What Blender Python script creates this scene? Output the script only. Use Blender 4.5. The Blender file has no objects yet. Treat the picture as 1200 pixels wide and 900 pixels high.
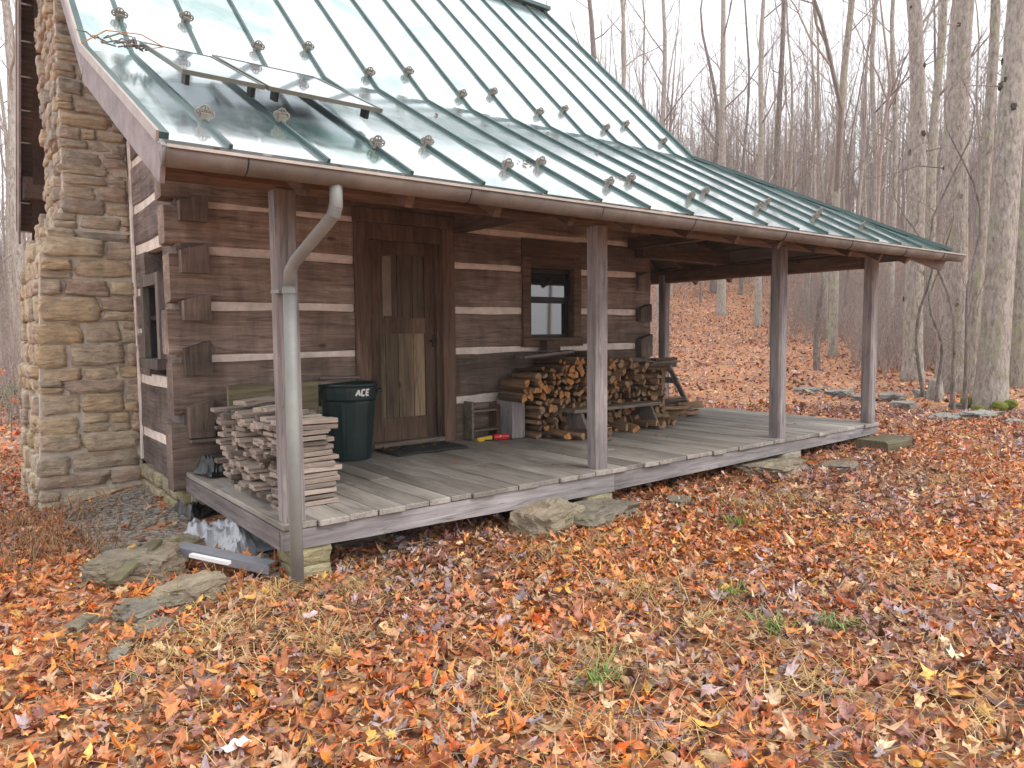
import bpy, bmesh, math, random
import numpy as np
from mathutils import Vector, Matrix, noise
random.seed(7); RNG = np.random.default_rng(11)
C = bpy.context.scene.collection
R = math.radians
def rnd(a, b): return random.uniform(a, b)

# ------------------------------------------------------------------ camera
CF, CYAW, CPIT, CROLL = 854.57, .6629, -.0719, -.009
CAM = Vector((-1.5082, -6.2146, 1.1104))
FW = Vector((math.sin(CYAW)*math.cos(CPIT), math.cos(CYAW)*math.cos(CPIT), math.sin(CPIT)))
_r0 = Vector((math.cos(CYAW), -math.sin(CYAW), 0)); _u0 = _r0.cross(FW)
RT = _r0*math.cos(CROLL) + _u0*math.sin(CROLL); UP = -_r0*math.sin(CROLL) + _u0*math.cos(CROLL)
cam = bpy.data.cameras.new('camera'); camo = bpy.data.objects.new('camera', cam); C.objects.link(camo)
m = Matrix((RT, UP, -FW)).transposed().to_4x4(); m.translation = CAM
camo.matrix_world = m; cam.sensor_width = 36; cam.lens = CF/1200*36; cam.clip_end = 2000; cam.clip_start = .05
bpy.context.scene.camera = camo

# ------------------------------------------------------------------ terrain
def sm(a, b, x):
    t = min(1, max(0, (x-a)/(b-a))); return t*t*(3-2*t)
def ground(x, y, fine=True):
    z = -.36 + .02*min(max(x-1, 0), 14)
    z -= .16*sm(.3, -1.2, x)*sm(-1.6, 1.6, y)
    z -= .03*sm(4, -2, x)*max(0, min(y-2, 60))
    z += .07*sm(-1.5, -2.6, y)*sm(-.8, .4, x)*sm(4.5, 2.5, x)*0
    t = (x-9)*.8 + (y-1)*.6
    if t > 0:
        h = .0039*t*t if t < 30 else 3.51+.2*(t-30) if t < 90 else 15.5
        z += h*sm(2, 16, x)
    if fine:
        z += .035*noise.noise(Vector((x*.9, y*.9, 0))) + .015*noise.noise(Vector((x*3, y*3, 5)))
        if t > 12: z += .25*noise.noise(Vector((x*.15, y*.15, 3)))*min(1, (t-12)/15)
    return z
def ray(px, py): return (FW + RT*((px-600)/CF) - UP*((py-450)/CF)).normalized()
def G(px, py):
    d = ray(px, py); t = .5
    while t < 400:
        p = CAM + d*t
        if p.z < ground(p.x, p.y): break
        t += .03 if t < 20 else .3
    return Vector((p.x, p.y, ground(p.x, p.y)))
def Uy(px, py, y):
    d = ray(px, py); t = (y-CAM.y)/d.y; return CAM + d*t

# ------------------------------------------------------------------ materials
def newmat(name):
    m = bpy.data.materials.new(name); m.use_nodes = True
    nt = m.node_tree; b = nt.nodes['Principled BSDF']; return m, nt, b
def N(nt, typ, **kw):
    n = nt.nodes.new(typ)
    for k, v in kw.items():
        if k in n.inputs: n.inputs[k].default_value = v
        else: setattr(n, k, v)
    return n
def ramp(nt, stops):
    n = nt.nodes.new('ShaderNodeValToRGB'); e = n.color_ramp.elements
    while len(e) < len(stops): e.new(.5)
    for i, (p, c) in enumerate(stops): e[i].position = p; e[i].color = (*c, 1)
    return n
def mixc(nt, a, b, fac, mode='MIX'):
    n = nt.nodes.new('ShaderNodeMix'); n.data_type = 'RGBA'; n.blend_type = mode
    for s, v in ((6, a), (7, b), (0, fac)):
        if hasattr(v, 'is_linked') or isinstance(v, bpy.types.NodeSocket): nt.links.new(v, n.inputs[s])
        else: n.inputs[s].default_value = v if s == 0 else (*v, 1)
    return n.outputs[2]
def coords(nt, scale=(1, 1, 1), tinted=True, rot=(0,0,0)):
    tc = N(nt, 'ShaderNodeTexCoord'); mp = N(nt, 'ShaderNodeMapping'); mp.inputs['Scale'].default_value = scale
    mp.inputs['Rotation'].default_value = rot
    if tinted:
        at = N(nt, 'ShaderNodeAttribute', attribute_name='tint')
        ml = N(nt, 'ShaderNodeVectorMath', operation='MULTIPLY_ADD')
        nt.links.new(at.outputs['Fac'], ml.inputs[0]); ml.inputs[1].default_value = (31, 17, 23)
        nt.links.new(tc.outputs['Object'], ml.inputs[2]); nt.links.new(ml.outputs[0], mp.inputs['Vector'])
        return mp.outputs[0], at.outputs['Fac']
    nt.links.new(tc.outputs['Object'], mp.inputs['Vector']); return mp.outputs[0], None
def noi(nt, vec, scale, detail=6, rough=.6, dist=0):
    n = N(nt, 'ShaderNodeTexNoise'); n.inputs['Scale'].default_value = scale; n.inputs['Detail'].default_value = detail
    n.inputs['Roughness'].default_value = rough; n.inputs['Distortion'].default_value = dist
    nt.links.new(vec, n.inputs['Vector']); return n.outputs['Fac']
def bump(nt, b, h, strength=.3, dist=.01):
    n = N(nt, 'ShaderNodeBump'); n.inputs['Strength'].default_value = strength; n.inputs['Distance'].default_value = dist
    nt.links.new(h, n.inputs['Height']); nt.links.new(n.outputs[0], b.inputs['Normal'])
AX = {'x': (1, 14, 14), 'y': (14, 1, 14), 'z': (14, 14, 1)}
def wood(name, dark, mid, light, axis='x', tint=.5, rough=.75, blotch=None, spec=.4, grain=1., knots=True, bstr=.5, hew=0):
    m, nt, b = newmat(name)
    v, t = coords(nt, tuple(k*grain for k in AX[axis]))
    g = noi(nt, v, 2.2, 8, .7, .6)
    rp = ramp(nt, [(.28, dark), (.5, mid), (.74, light)]); nt.links.new(g, rp.inputs[0])
    v2, _ = coords(nt, tuple(.35 + .9*(k > 1) for k in AX[axis]))
    g2 = noi(nt, v2, 2.0, 4, .6)
    bl = ramp(nt, [(.36, tuple(c*.55 for c in mid) if blotch is None else blotch), (.62, (1, 1, 1))]); nt.links.new(g2, bl.inputs[0])
    col = mixc(nt, rp.outputs[0], bl.outputs[0], .55, 'MULTIPLY' if blotch is None else 'MIX')
    if blotch is not None:
        inv = ramp(nt, [(.52, (0, 0, 0)), (.68, (.65,)*3)]); nt.links.new(g2, inv.inputs[0])
        col = mixc(nt, rp.outputs[0], blotch, inv.outputs[0])
    # thin dark drying cracks
    v3, _ = coords(nt, tuple((.5 if k == 1 else 9)*grain for k in AX[axis]))
    ck = noi(nt, v3, 1.3, 3, .5, .3)
    cr = ramp(nt, [(.487, (1, 1, 1)), (.5, (.25,)*3), (.513, (1, 1, 1))]); nt.links.new(ck, cr.inputs[0])
    col = mixc(nt, col, cr.outputs[0], .55, 'MULTIPLY')
    if knots:
        vo = N(nt, 'ShaderNodeTexVoronoi'); vo.inputs['Scale'].default_value = 1.6
        v4, _ = coords(nt, tuple(.9 if k == 1 else 1.6 for k in AX[axis])); nt.links.new(v4, vo.inputs['Vector'])
        kr = ramp(nt, [(.03, (.22, .18, .16)), (.075, (1, 1, 1))]); nt.links.new(vo.outputs['Distance'], kr.inputs[0])
        col = mixc(nt, col, kr.outputs[0], .8, 'MULTIPLY')
    tr = ramp(nt, [(0, (1-tint,)*3), (1, (1+tint*.6,)*3)]); nt.links.new(t, tr.inputs[0])
    col = mixc(nt, col, tr.outputs[0], 1., 'MULTIPLY')
    nt.links.new(col, b.inputs['Base Color']); b.inputs['Roughness'].default_value = rough
    b.inputs['Specular IOR Level'].default_value = spec
    if hew:
        v5, _ = coords(nt, tuple(3.5 if k == 1 else 1.1 for k in AX[axis])); hh_ = noi(nt, v5, 2.2, 3, .5)
        mth = N(nt, 'ShaderNodeMath', operation='MULTIPLY_ADD'); nt.links.new(hh_, mth.inputs[0]); mth.inputs[1].default_value = 2.5; nt.links.new(g, mth.inputs[2]); g = mth.outputs[0]
        hr = ramp(nt, [(.35, (.78,)*3), (.62, (1.12,)*3)]); nt.links.new(hh_, hr.inputs[0]); nt.links.new(mixc(nt, col, hr.outputs[0], 1., 'MULTIPLY'), b.inputs['Base Color'])
    bump(nt, b, g, bstr, .012 if hew else .006); return m
def simple(name, col, rough=.6, metal=0, var=.2, scale=8, spec=.5, bstr=.1, tint=0., coat=0):
    m, nt, b = newmat(name); v, t = coords(nt)
    g = noi(nt, v, scale, 6, .65)
    rp = ramp(nt, [(.3, tuple(c*(1-var) for c in col)), (.7, tuple(c*(1+var) for c in col))]); nt.links.new(g, rp.inputs[0])
    o = rp.outputs[0]
    if tint:
        tr = ramp(nt, [(0, (1-tint,)*3), (1, (1+tint*.6,)*3)]); nt.links.new(t, tr.inputs[0]); o = mixc(nt, o, tr.outputs[0], 1., 'MULTIPLY')
    nt.links.new(o, b.inputs['Base Color'])
    b.inputs['Roughness'].default_value = rough; b.inputs['Metallic'].default_value = metal; b.inputs['Specular IOR Level'].default_value = spec
    b.inputs['Coat Weight'].default_value = coat
    if bstr: bump(nt, b, g, bstr, .01)
    return m
def stone(name, cols, moss=0., scale=6, mosscol=(.1, .13, .03)):
    m, nt, b = newmat(name); v, t = coords(nt)
    rp = ramp(nt, [(i/(len(cols)-1), c) for i, c in enumerate(cols)]); nt.links.new(t, rp.inputs[0])
    g = noi(nt, v, scale, 9, .7, .3)
    g2 = noi(nt, v, scale*.35, 4, .6)
    d = ramp(nt, [(.25, (.45, .42, .4)), (.5, (.95, .95, .95)), (.75, (1.3, 1.25, 1.15))]); nt.links.new(g, d.inputs[0])
    col = mixc(nt, rp.outputs[0], d.outputs[0], .85, 'MULTIPLY')
    r2 = ramp(nt, [(.5, (0, 0, 0)), (.75, (.4,)*3)]); nt.links.new(g2, r2.inputs[0])
    col = mixc(nt, col, (.4, .25, .14), r2.outputs[0])
    if moss:
        g3 = noi(nt, v, scale*.5, 6, .7); r3 = ramp(nt, [(.62-moss*.3, (0, 0, 0)), (.75-moss*.3, (.85,)*3)]); nt.links.new(g3, r3.inputs[0])
        col = mixc(nt, col, mosscol, r3.outputs[0])
    nt.links.new(col, b.inputs['Base Color']); b.inputs['Roughness'].default_value = .8
    v9, _ = coords(nt, (2, 2, 9)); g9 = noi(nt, v9, scale*.5, 5, .65, .5); c9 = ramp(nt, [(.4, (.7, .66, .62)), (.56, (1.12, 1.08, 1.02))]); nt.links.new(g9, c9.inputs[0])
    nt.links.new(mixc(nt, col, c9.outputs[0], .7, 'MULTIPLY'), b.inputs['Base Color'])
    ad9 = N(nt, 'ShaderNodeMath', operation='ADD'); nt.links.new(g, ad9.inputs[0]); nt.links.new(g9, ad9.inputs[1])
    bump(nt, b, ad9.outputs[0], 1., .03); return m

M = {}
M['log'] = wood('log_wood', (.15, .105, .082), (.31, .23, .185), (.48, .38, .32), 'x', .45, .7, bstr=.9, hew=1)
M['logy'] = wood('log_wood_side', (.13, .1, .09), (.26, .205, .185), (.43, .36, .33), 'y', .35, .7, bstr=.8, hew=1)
M['logend'] = wood('log_end_grain', (.13, .1, .08), (.24, .18, .145), (.36, .28, .23), 'z', .35, .8, grain=1.4, bstr=.9, hew=1)
M['gable'] = wood('gable_board', (.05, .03, .022), (.1, .062, .045), (.15, .1, .07), 'y', .3)
M['chink'] = simple('chinking_mortar', (.8, .71, .64), .95, var=.22, scale=7, bstr=.9)
M['trim'] = wood('trim_wood', (.07, .042, .028), (.165, .105, .07), (.25, .165, .115), 'z', .2)
M['trimx'] = wood('trim_wood_across', (.07, .042, .028), (.165, .105, .07), (.25, .165, .115), 'x', .2)
M['doorboard'] = wood('door_board', (.1, .075, .05), (.26, .195, .125), (.4, .3, .19), 'z', .55)
M['doorpale'] = simple('pale_door_strip', (.24, .19, .15), .7, var=.2)
M['post'] = wood('porch_post_wood', (.17, .145, .145), (.33, .295, .29), (.5, .46, .455), 'z', .2, bstr=.6)
M['beam'] = wood('porch_beam_wood', (.075, .044, .03), (.17, .105, .07), (.27, .185, .13), 'x', .3)
M['beamy'] = wood('porch_beam_wood_cross', (.075, .044, .03), (.17, .105, .07), (.27, .185, .13), 'y', .3)
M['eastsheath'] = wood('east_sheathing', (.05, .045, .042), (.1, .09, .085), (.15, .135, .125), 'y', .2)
M['deck'] = wood('deck_plank_wood', (.23, .205, .175), (.37, .335, .295), (.47, .43, .385), 'y', .2, .55, spec=.5, bstr=.4)
M['fascia'] = wood('deck_fascia_wood', (.17, .15, .15), (.3, .275, .275), (.44, .41, .41), 'x', .2)
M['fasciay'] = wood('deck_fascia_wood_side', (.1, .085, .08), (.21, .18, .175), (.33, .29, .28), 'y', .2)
M['rake'] = simple('rake_board_wood', (.3, .26, .265), .7, var=.35, scale=5, bstr=.3)
M['scrap'] = wood('scrap_board_wood', (.17, .125, .1), (.38, .31, .26), (.58, .5, .43), 'x', .55, bstr=.6)
M['olive'] = wood('olive_board_wood', (.1, .085, .045), (.19, .165, .095), (.27, .24, .15), 'x', .2)
M['bench'] = wood('bench_wood', (.13, .1, .075), (.27, .22, .17), (.4, .34, .26), 'x', .3)
M['benchleg'] = wood('bench_leg_wood', (.1, .085, .07), (.2, .17, .15), (.33, .29, .25), 'z', .3)
M['split'] = wood('split_log_wood', (.13, .075, .04), (.32, .2, .115), (.46, .32, .2), 'y', .6, bstr=.7)
M['splitend'] = wood('fresh_log_end', (.28, .11, .035), (.52, .24, .075), (.64, .38, .16), 'z', .6, knots=False)
M['bark'] = wood('firewood_bark', (.06, .045, .032), (.15, .115, .085), (.26, .205, .155), 'y', .4, knots=False)
M['stone'] = stone('chimney_stone', [(.34, .29, .25), (.45, .36, .3), (.4, .36, .31), (.52, .41, .34), (.52, .45, .36), (.58, .49, .37), (.6, .46, .3), (.64, .57, .43)], .02, 7)
M['mortar'] = simple('chimney_mortar', (.54, .48, .41), .95, var=.22, scale=12, bstr=.6)
M['pier'] = stone('pier_stone', [(.38, .34, .2), (.46, .42, .28), (.5, .45, .33), (.34, .32, .26)], .1, 7)
M['rock'] = stone('mossy_rock', [(.2, .185, .155), (.25, .215, .16), (.23, .215, .185), (.33, .28, .2)], .25, 6, (.13, .135, .06))
M['slate'] = stone('grey_slab', [(.24, .25, .25), (.3, .31, .3), (.2, .22, .2)], .25, 5, (.12, .16, .09))
M['gutter'] = simple('gutter_metal', (.175, .15, .13), .65, .05, .45, 3, bstr=.1)
M['gutterrim'] = simple('gutter_rim_metal', (.4, .34, .3), .5, .2, .2)
M['spout'] = simple('downspout_metal', (.25, .255, .24), .6, .15, .22, 3, bstr=.05)
M['rubber'] = simple('bin_plastic', (.012, .03, .028), .38, 0, .15, 20, bstr=.02)
M['white'] = simple('white_paint', (.8, .8, .8), .5, var=.03)
M['black'] = simple('black_trim', (.012, .012, .013), .5)
M['mat'] = simple('doormat_fibre', (.045, .045, .045), .95, var=.5, scale=60, bstr=.8)
M['seam'] = simple('roof_seam_metal', (.06, .105, .1), .4, .3, .2, 4)
M['guard'] = simple('cast_snow_guard', (.27, .25, .22), .6, .3, .3, 20)
M['tarp'] = simple('silver_plastic_sheet', (.42, .43, .46), .3, .1, .25, 6, bstr=.3)
M['bag'] = simple('black_plastic_sheet', (.02, .02, .022), .3, 0, .3, 6, bstr=.3)
M['greypvc'] = simple('grey_gutter_piece', (.24, .25, .28), .5, var=.15)
M['red'] = simple('red_plastic', (.6, .03, .03), .4); M['yellow'] = simple('yellow_plastic', (.7, .45, .05), .4)
M['frame_alu'] = simple('panel_frame', (.16, .165, .14), .4, .5, .1)
M['gravel'] = stone('gravel_bits', [(.32, .3, .28), (.46, .43, .4), (.58, .55, .5), (.38, .33, .27)], 0, 30)
def roofmat():
    m, nt, b = newmat('green_roof_metal'); v, t = coords(nt)
    g = noi(nt, v, 1.3, 5, .6, .4); g2 = noi(nt, v, 9, 6, .7)
    rp = ramp(nt, [(.34, (.2, .36, .33)), (.47, (.5, .61, .61)), (.7, (.7, .77, .79))]); nt.links.new(g, rp.inputs[0])  # pale tones put the white sky reflection into the green metal's colour
    nt.links.new(rp.outputs[0], b.inputs['Base Color'])
    rr = ramp(nt, [(.35, (.1,)*3), (.7, (.26,)*3)]); nt.links.new(g2, rr.inputs[0]); nt.links.new(rr.outputs[0], b.inputs['Roughness'])
    b.inputs['Metallic'].default_value = .72; b.inputs['IOR'].default_value = 2.0; b.inputs['Coat Weight'].default_value = .8; b.inputs['Coat Roughness'].default_value = .08
    b.inputs['Coat IOR'].default_value = 1.9
    bump(nt, b, g, .2, .03); return m
M['roof'] = roofmat()
def panelmat():
    m, nt, b = newmat('solar_glass'); v, t = coords(nt)
    g = noi(nt, v, 4, 6, .7)
    rp = ramp(nt, [(.35, (.3, .3, .38)), (.7, (.55, .55, .64))]); nt.links.new(g, rp.inputs[0]); nt.links.new(rp.outputs[0], b.inputs['Base Color'])  # lilac base colour stands in for sky reflected on dark glass
    b.inputs['Roughness'].default_value = .14; b.inputs['Metallic'].default_value = .6; b.inputs['IOR'].default_value = 1.9; b.inputs['Coat Weight'].default_value = 1; b.inputs['Coat IOR'].default_value = 1.8
    bump(nt, b, g, .15, .02); return m
M['pv'] = panelmat()
def glassmat():
    m, nt, b = newmat('window_glass'); b.inputs['Base Color'].default_value = (.02, .022, .025, 1); b.inputs['Roughness'].default_value = .03
    b.inputs['IOR'].default_value = 1.7; b.inputs['Coat Weight'].default_value = 1.; b.inputs['Coat IOR'].default_value = 1.8; return m
M['glass'] = glassmat()
def barkmat(name, dark, mid, light, lichen=(.27, .3, .14), amt=.5):
    m, nt, b = newmat(name); v, t = coords(nt, (15, 15, 5))
    g = noi(nt, v, 1.5, 8, .7, .4)
    rp = ramp(nt, [(.36, dark), (.5, mid), (.66, light)]); nt.links.new(g, rp.inputs[0])
    v2, _ = coords(nt, (2.2, 2.2, 1.2)); g2 = noi(nt, v2, 1.7, 7, .75)
    r2 = ramp(nt, [(.52, (0, 0, 0)), (.66, (amt,)*3)]); nt.links.new(g2, r2.inputs[0])
    col = mixc(nt, rp.outputs[0], lichen, r2.outputs[0]); nt.links.new(col, b.inputs['Base Color'])
    b.inputs['Roughness'].default_value = .85; bump(nt, b, g, 1., .035); return m
M['bark1'] = barkmat('grey_bark', (.19, .16, .14), (.36, .315, .28), (.5, .45, .41))
M['bark2'] = barkmat('lichen_bark', (.17, .145, .12), (.31, .275, .235), (.44, .4, .35), (.36, .39, .2), .7)
M['bark3'] = barkmat('dark_bark', (.1, .08, .07), (.2, .165, .15), (.31, .26, .235), amt=.25)
M['knot'] = simple('bark_knot', (.07, .055, .045), .9, var=.4, scale=30, bstr=.6)
M['moss'] = simple('moss', (.13, .15, .02), .95, var=.4, scale=25, bstr=1)
M['twig'] = simple('twig_bark', (.29, .235, .21), .9, var=.25, tint=.4)
M['attrleaf'] = None
def attrmat(name, rough=.5, spec=.5, var=.35, scale=40):
    m, nt, b = newmat(name); a = N(nt, 'ShaderNodeAttribute', attribute_name='Col')
    tc = N(nt, 'ShaderNodeTexCoord'); g = noi(nt, tc.outputs['Object'], scale, 4, .6)
    r = ramp(nt, [(.3, (1-var,)*3), (.7, (1+var,)*3)]); nt.links.new(g, r.inputs[0])
    nt.links.new(mixc(nt, a.outputs['Color'], r.outputs[0], 1., 'MULTIPLY'), b.inputs['Base Color'])
    b.inputs['Roughness'].default_value = rough; b.inputs['Specular IOR Level'].default_value = spec; return m
M['leaf'] = attrmat('fallen_leaf', .42); M['straw'] = attrmat('dry_straw', .7)
def groundmat():
    m, nt, b = newmat('leaf_litter_ground'); tc = N(nt, 'ShaderNodeTexCoord')
    cols = []
    for sc, off in ((13, 0), (22, 5)):
        mp = N(nt, 'ShaderNodeMapping'); mp.inputs['Location'].default_value = (off, off, 0); nt.links.new(tc.outputs['Object'], mp.inputs['Vector'])
        wv = N(nt, 'ShaderNodeTexNoise'); wv.inputs['Scale'].default_value = 20; nt.links.new(mp.outputs[0], wv.inputs['Vector'])
        ad = N(nt, 'ShaderNodeVectorMath', operation='MULTIPLY_ADD'); nt.links.new(wv.outputs['Color'], ad.inputs[0]); ad.inputs[1].default_value = (.06,)*3; nt.links.new(mp.outputs[0], ad.inputs[2])
        vo = N(nt, 'ShaderNodeTexVoronoi'); vo.inputs['Scale'].default_value = sc; nt.links.new(ad.outputs[0], vo.inputs['Vector'])
        sp = N(nt, 'ShaderNodeSeparateColor'); nt.links.new(vo.outputs['Color'], sp.inputs[0])
        rp = ramp(nt, [(0, (.12, .055, .04)), (.18, (.24, .095, .06)), (.34, (.42, .165, .07)), (.5, (.5, .23, .1)), (.64, (.46, .3, .17)), (.78, (.27, .15, .13)), (.9, (.56, .2, .06)), (1, (.6, .42, .24))])
        nt.links.new(sp.outputs[0], rp.inputs[0]); cols.append((rp.outputs[0], sp.outputs[1], vo.outputs['Distance']))
    f = ramp(nt, [(.4, (0,)*3), (.45, (1,)*3)]); nt.links.new(cols[0][1], f.inputs[0])
    col = mixc(nt, cols[0][0], cols[1][0], f.outputs[0])
    g = noi(nt, tc.outputs['Object'], .5, 6, .6)
    r = ramp(nt, [(.35, (.8, .72, .66)), (.65, (1.15, 1.1, 1.))]); nt.links.new(g, r.inputs[0])
    col = mixc(nt, col, r.outputs[0], 1., 'MULTIPLY')
    g2 = noi(nt, tc.outputs['Object'], 1.1, 6, .7); r2 = ramp(nt, [(.55, (0,)*3), (.7, (.5,)*3)]); nt.links.new(g2, r2.inputs[0])
    col = mixc(nt, col, (.32, .23, .1), r2.outputs[0])
    nt.links.new(col, b.inputs['Base Color']); b.inputs['Roughness'].default_value = .7
    bump(nt, b, cols[0][2], 1., .04); return m
M['ground'] = groundmat()

# ------------------------------------------------------------------ mesh helpers
class MB:
    def __init__(s): s.v = []; s.f = []; s.t = []; s.mi = []; s.col = []
    def add(s, vs, fs, t=None, mi=0):
        k = len(s.v); t = random.random() if t is None else t
        s.v += [tuple(p) for p in vs]; s.t += [t]*len(vs)
        for f in fs: s.f.append(tuple(i+k for i in f)); s.mi.append(mi)
    def box(s, a, b, t=None, jit=0, mi=0, bev=0):
        (x0, y0, z0), (x1, y1, z1) = a, b
        if bev:
            e = bev; vs = []; 
            bm = bmesh.new(); bmesh.ops.create_cube(bm, size=1)
            for q in bm.verts: q.co = Vector((x0+(q.co.x+.5)*(x1-x0), y0+(q.co.y+.5)*(y1-y0), z0+(q.co.z+.5)*(z1-z0)))
            bmesh.ops.bevel(bm, geom=bm.edges[:], offset=e, segments=1, affect='EDGES')
            bm.verts.index_update()
            s.add([q.co + Vector((rnd(-jit, jit), rnd(-jit, jit), rnd(-jit, jit))) for q in bm.verts], [[q.index for q in f.verts] for f in bm.faces], t, mi); bm.free(); return
        vs = [Vector((x, y, z)) + Vector((rnd(-jit, jit), rnd(-jit, jit), rnd(-jit, jit))) for z in (z0, z1) for y in (y0, y1) for x in (x0, x1)]
        s.add(vs, [(0, 2, 3, 1), (4, 5, 7, 6), (0, 1, 5, 4), (2, 6, 7, 3), (0, 4, 6, 2), (1, 3, 7, 5)], t, mi)
    def obox(s, c, ax, half, t=None, mi=0, bev=0):   # oriented box; ax = 3 unit vectors
        k = len(s.v)
        s.box((-half[0], -half[1], -half[2]), half, t, 0, mi, bev)
        c = Vector(c)
        for i in range(k, len(s.v)):
            p = s.v[i]; s.v[i] = tuple(c + ax[0]*p[0] + ax[1]*p[1] + ax[2]*p[2])
    def bar(s, p, q, w, h, t=None, up=(0, 0, 1), bev=0):
        p, q = Vector(p), Vector(q); d = (q-p); L = d.length; d.normalize()
        n = Vector(up); sd = d.cross(n).normalized(); n = sd.cross(d)
        s.obox((p+q)/2, (d, sd, n), (L/2, w/2, h/2), t, 0, bev)
    def hewn(s, a, b, axis, t=None, amp=.018, step=.2):  # hand-hewn log between corners
        a, b = Vector(a), Vector(b); L = b[axis]-a[axis]; n = max(2, int(L/step)+1); o = [i for i in range(3) if i != axis]
        t = random.random() if t is None else t; sd = rnd(0, 100); vs = []; c = min(.02, (b[o[0]]-a[o[0]])*.2)
        prof = [(0, c), (c, 0), (1, 0), (2, c), (2, 3), (1, 4), (c, 4), (0, 3)]
        for i in range(n):
            u = a[axis] + L*i/(n-1)
            x0, x1, z0, z1 = a[o[0]], b[o[0]], a[o[1]], b[o[1]]
            pts = [(x0, z0+c), (x0+c, z0), (x1-c, z0), (x1, z0+c), (x1, z1-c), (x1-c, z1), (x0+c, z1), (x0, z1-c), (x0, z0+(z1-z0)*.35), (x0, z0+(z1-z0)*.65)]
            pts = pts[:8]
            for j, (p, q) in enumerate(pts):
                e = amp*noise.noise(Vector((u*1.7, j*3.1, sd))); e2 = amp*1.3*noise.noise(Vector((u*1.3, j*5.1, sd+9)))
                P_ = [0, 0, 0]; P_[axis] = u; P_[o[0]] = p+e; P_[o[1]] = q+e2; vs.append(P_)
        k = 8; fs = [tuple(range(k-1, -1, -1)), tuple(range((n-1)*k, n*k))]
        for i in range(n-1):
            for j in range(k): fs.append((i*k+j, i*k+(j+1) % k, (i+1)*k+(j+1) % k, (i+1)*k+j))
        s.add(vs, fs, t)
    def tube(s, pts, rads, k=8, t=None, cap=True, mi=0):
        vs = []; fs = []; pts = [Vector(p) for p in pts]; ref = Vector((0, 0, 1))
        for i, p in enumerate(pts):
            d = (pts[min(i+1, len(pts)-1)] - pts[max(i-1, 0)]).normalized()
            r = ref if abs(d.dot(ref)) < .9 else Vector((1, 0, 0))
            if i == 0: sd = d.cross(r).normalized()
            else: sd = (sd - d*sd.dot(d)).normalized()
            n = sd.cross(d)
            for j in range(k):
                a = 2*math.pi*j/k; vs.append(p + (sd*math.cos(a) + n*math.sin(a))*rads[i])
        for i in range(len(pts)-1):
            for j in range(k): fs.append((i*k+j, i*k+(j+1) % k, (i+1)*k+(j+1) % k, (i+1)*k+j))
        if cap: fs += [tuple(range(k-1, -1, -1)), tuple(range((len(pts)-1)*k, len(pts)*k))]
        s.add(vs, fs, t, mi)
    def rock(s, c, half, rot=0, t=None, amp=.22, cuts=3, sq=.55, seed=None):
        bm = bmesh.new(); bmesh.ops.create_cube(bm, size=2); bmesh.ops.subdivide_edges(bm, edges=bm.edges[:], cuts=cuts, use_grid_fill=True)
        sd = rnd(0, 500) if seed is None else seed; vs = []; ca, sa = math.cos(rot), math.sin(rot)
        for q in bm.verts:
            p = q.co; sp = p.normalized()*1.15; r = p.lerp(sp, sq)
            nn = noise.noise_vector(r*1.1 + Vector((sd, 0, 0)))*amp - (p.normalized()*abs(noise.noise(r*2.3+Vector((sd, 3, 0))))*amp*.9 if cuts > 4 else Vector((0, 0, 0))) + noise.noise_vector(r*3. + Vector((sd, 7, 0)))*amp*.35 + (noise.noise_vector(r*8 + Vector((sd, 7, 0)))*amp*.13 if cuts > 4 else Vector((0, 0, 0)))
            r = r + nn; x, y, z = r.x*half[0], r.y*half[1], r.z*half[2]
            vs.append((c[0]+x*ca-y*sa, c[1]+x*sa+y*ca, c[2]+z))
        bm.verts.index_update(); s.add(vs, [[q.index for q in f.verts] for f in bm.faces], t); bm.free()
    def build(s, name, mat, parent=None, smooth=False):
        me = bpy.data.meshes.new(name)
        off = Vector((0, 0, 0)) if parent is None else parent.get('_w', None) and Vector(parent['_w']) or Vector((0, 0, 0))
        base = Vector(s.origin) if hasattr(s, 'origin') else (Vector(off) if parent is not None else Vector((0, 0, 0)))
        me.from_pydata([tuple(Vector(p)-base) for p in s.v], [], s.f); me.update()
        a = me.attributes.new('tint', 'FLOAT', 'POINT'); a.data.foreach_set('value', s.t)
        if s.col:
            ca = me.color_attributes.new('Col', 'FLOAT_COLOR', 'POINT'); ca.data.foreach_set('color', np.array(s.col, dtype=np.float32).ravel())
        for q in (mat if isinstance(mat, (list, tuple)) else [mat]): me.materials.append(q)
        if any(s.mi): me.polygons.foreach_set('material_index', s.mi)
        if smooth: me.polygons.foreach_set('use_smooth', [True]*len(s.f))
        o = bpy.data.objects.new(name, me); C.objects.link(o)
        if parent is not None:
            o.parent = parent; o.location = base - Vector(off)
        else: o.location = base
        o['_w'] = tuple(base); ALL.append(o)
        return o
ALL = []
def tag(o, label=None, cat=None, group=None, kind=None):
    if label: o['label'] = label
    if cat: o['category'] = cat
    if group: o['group'] = group
    if kind: o['kind'] = kind
    return o
def thing(name, label, cat, loc, rz=0, group=None):
    o = bpy.data.objects.new(name, None); C.objects.link(o); o.location = loc; o.rotation_euler = (0, 0, rz)
    o['_w'] = tuple(loc) if rz == 0 else (0, 0, 0); ALL.append(o)
    return tag(o, label, cat, group)
def lthing(name, label, cat, loc, rz=0, group=None):   # thing whose parts are modelled in its own local space
    o = thing(name, label, cat, loc, rz, group); o['_w'] = (0, 0, 0); return o
def copytree(o, parent=None):
    c = o.copy(); C.objects.link(c); ALL.append(c)
    if parent is not None: c.parent = parent
    for ch in [q for q in ALL if q.parent == o]: copytree(ch, c)
    return c

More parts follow.
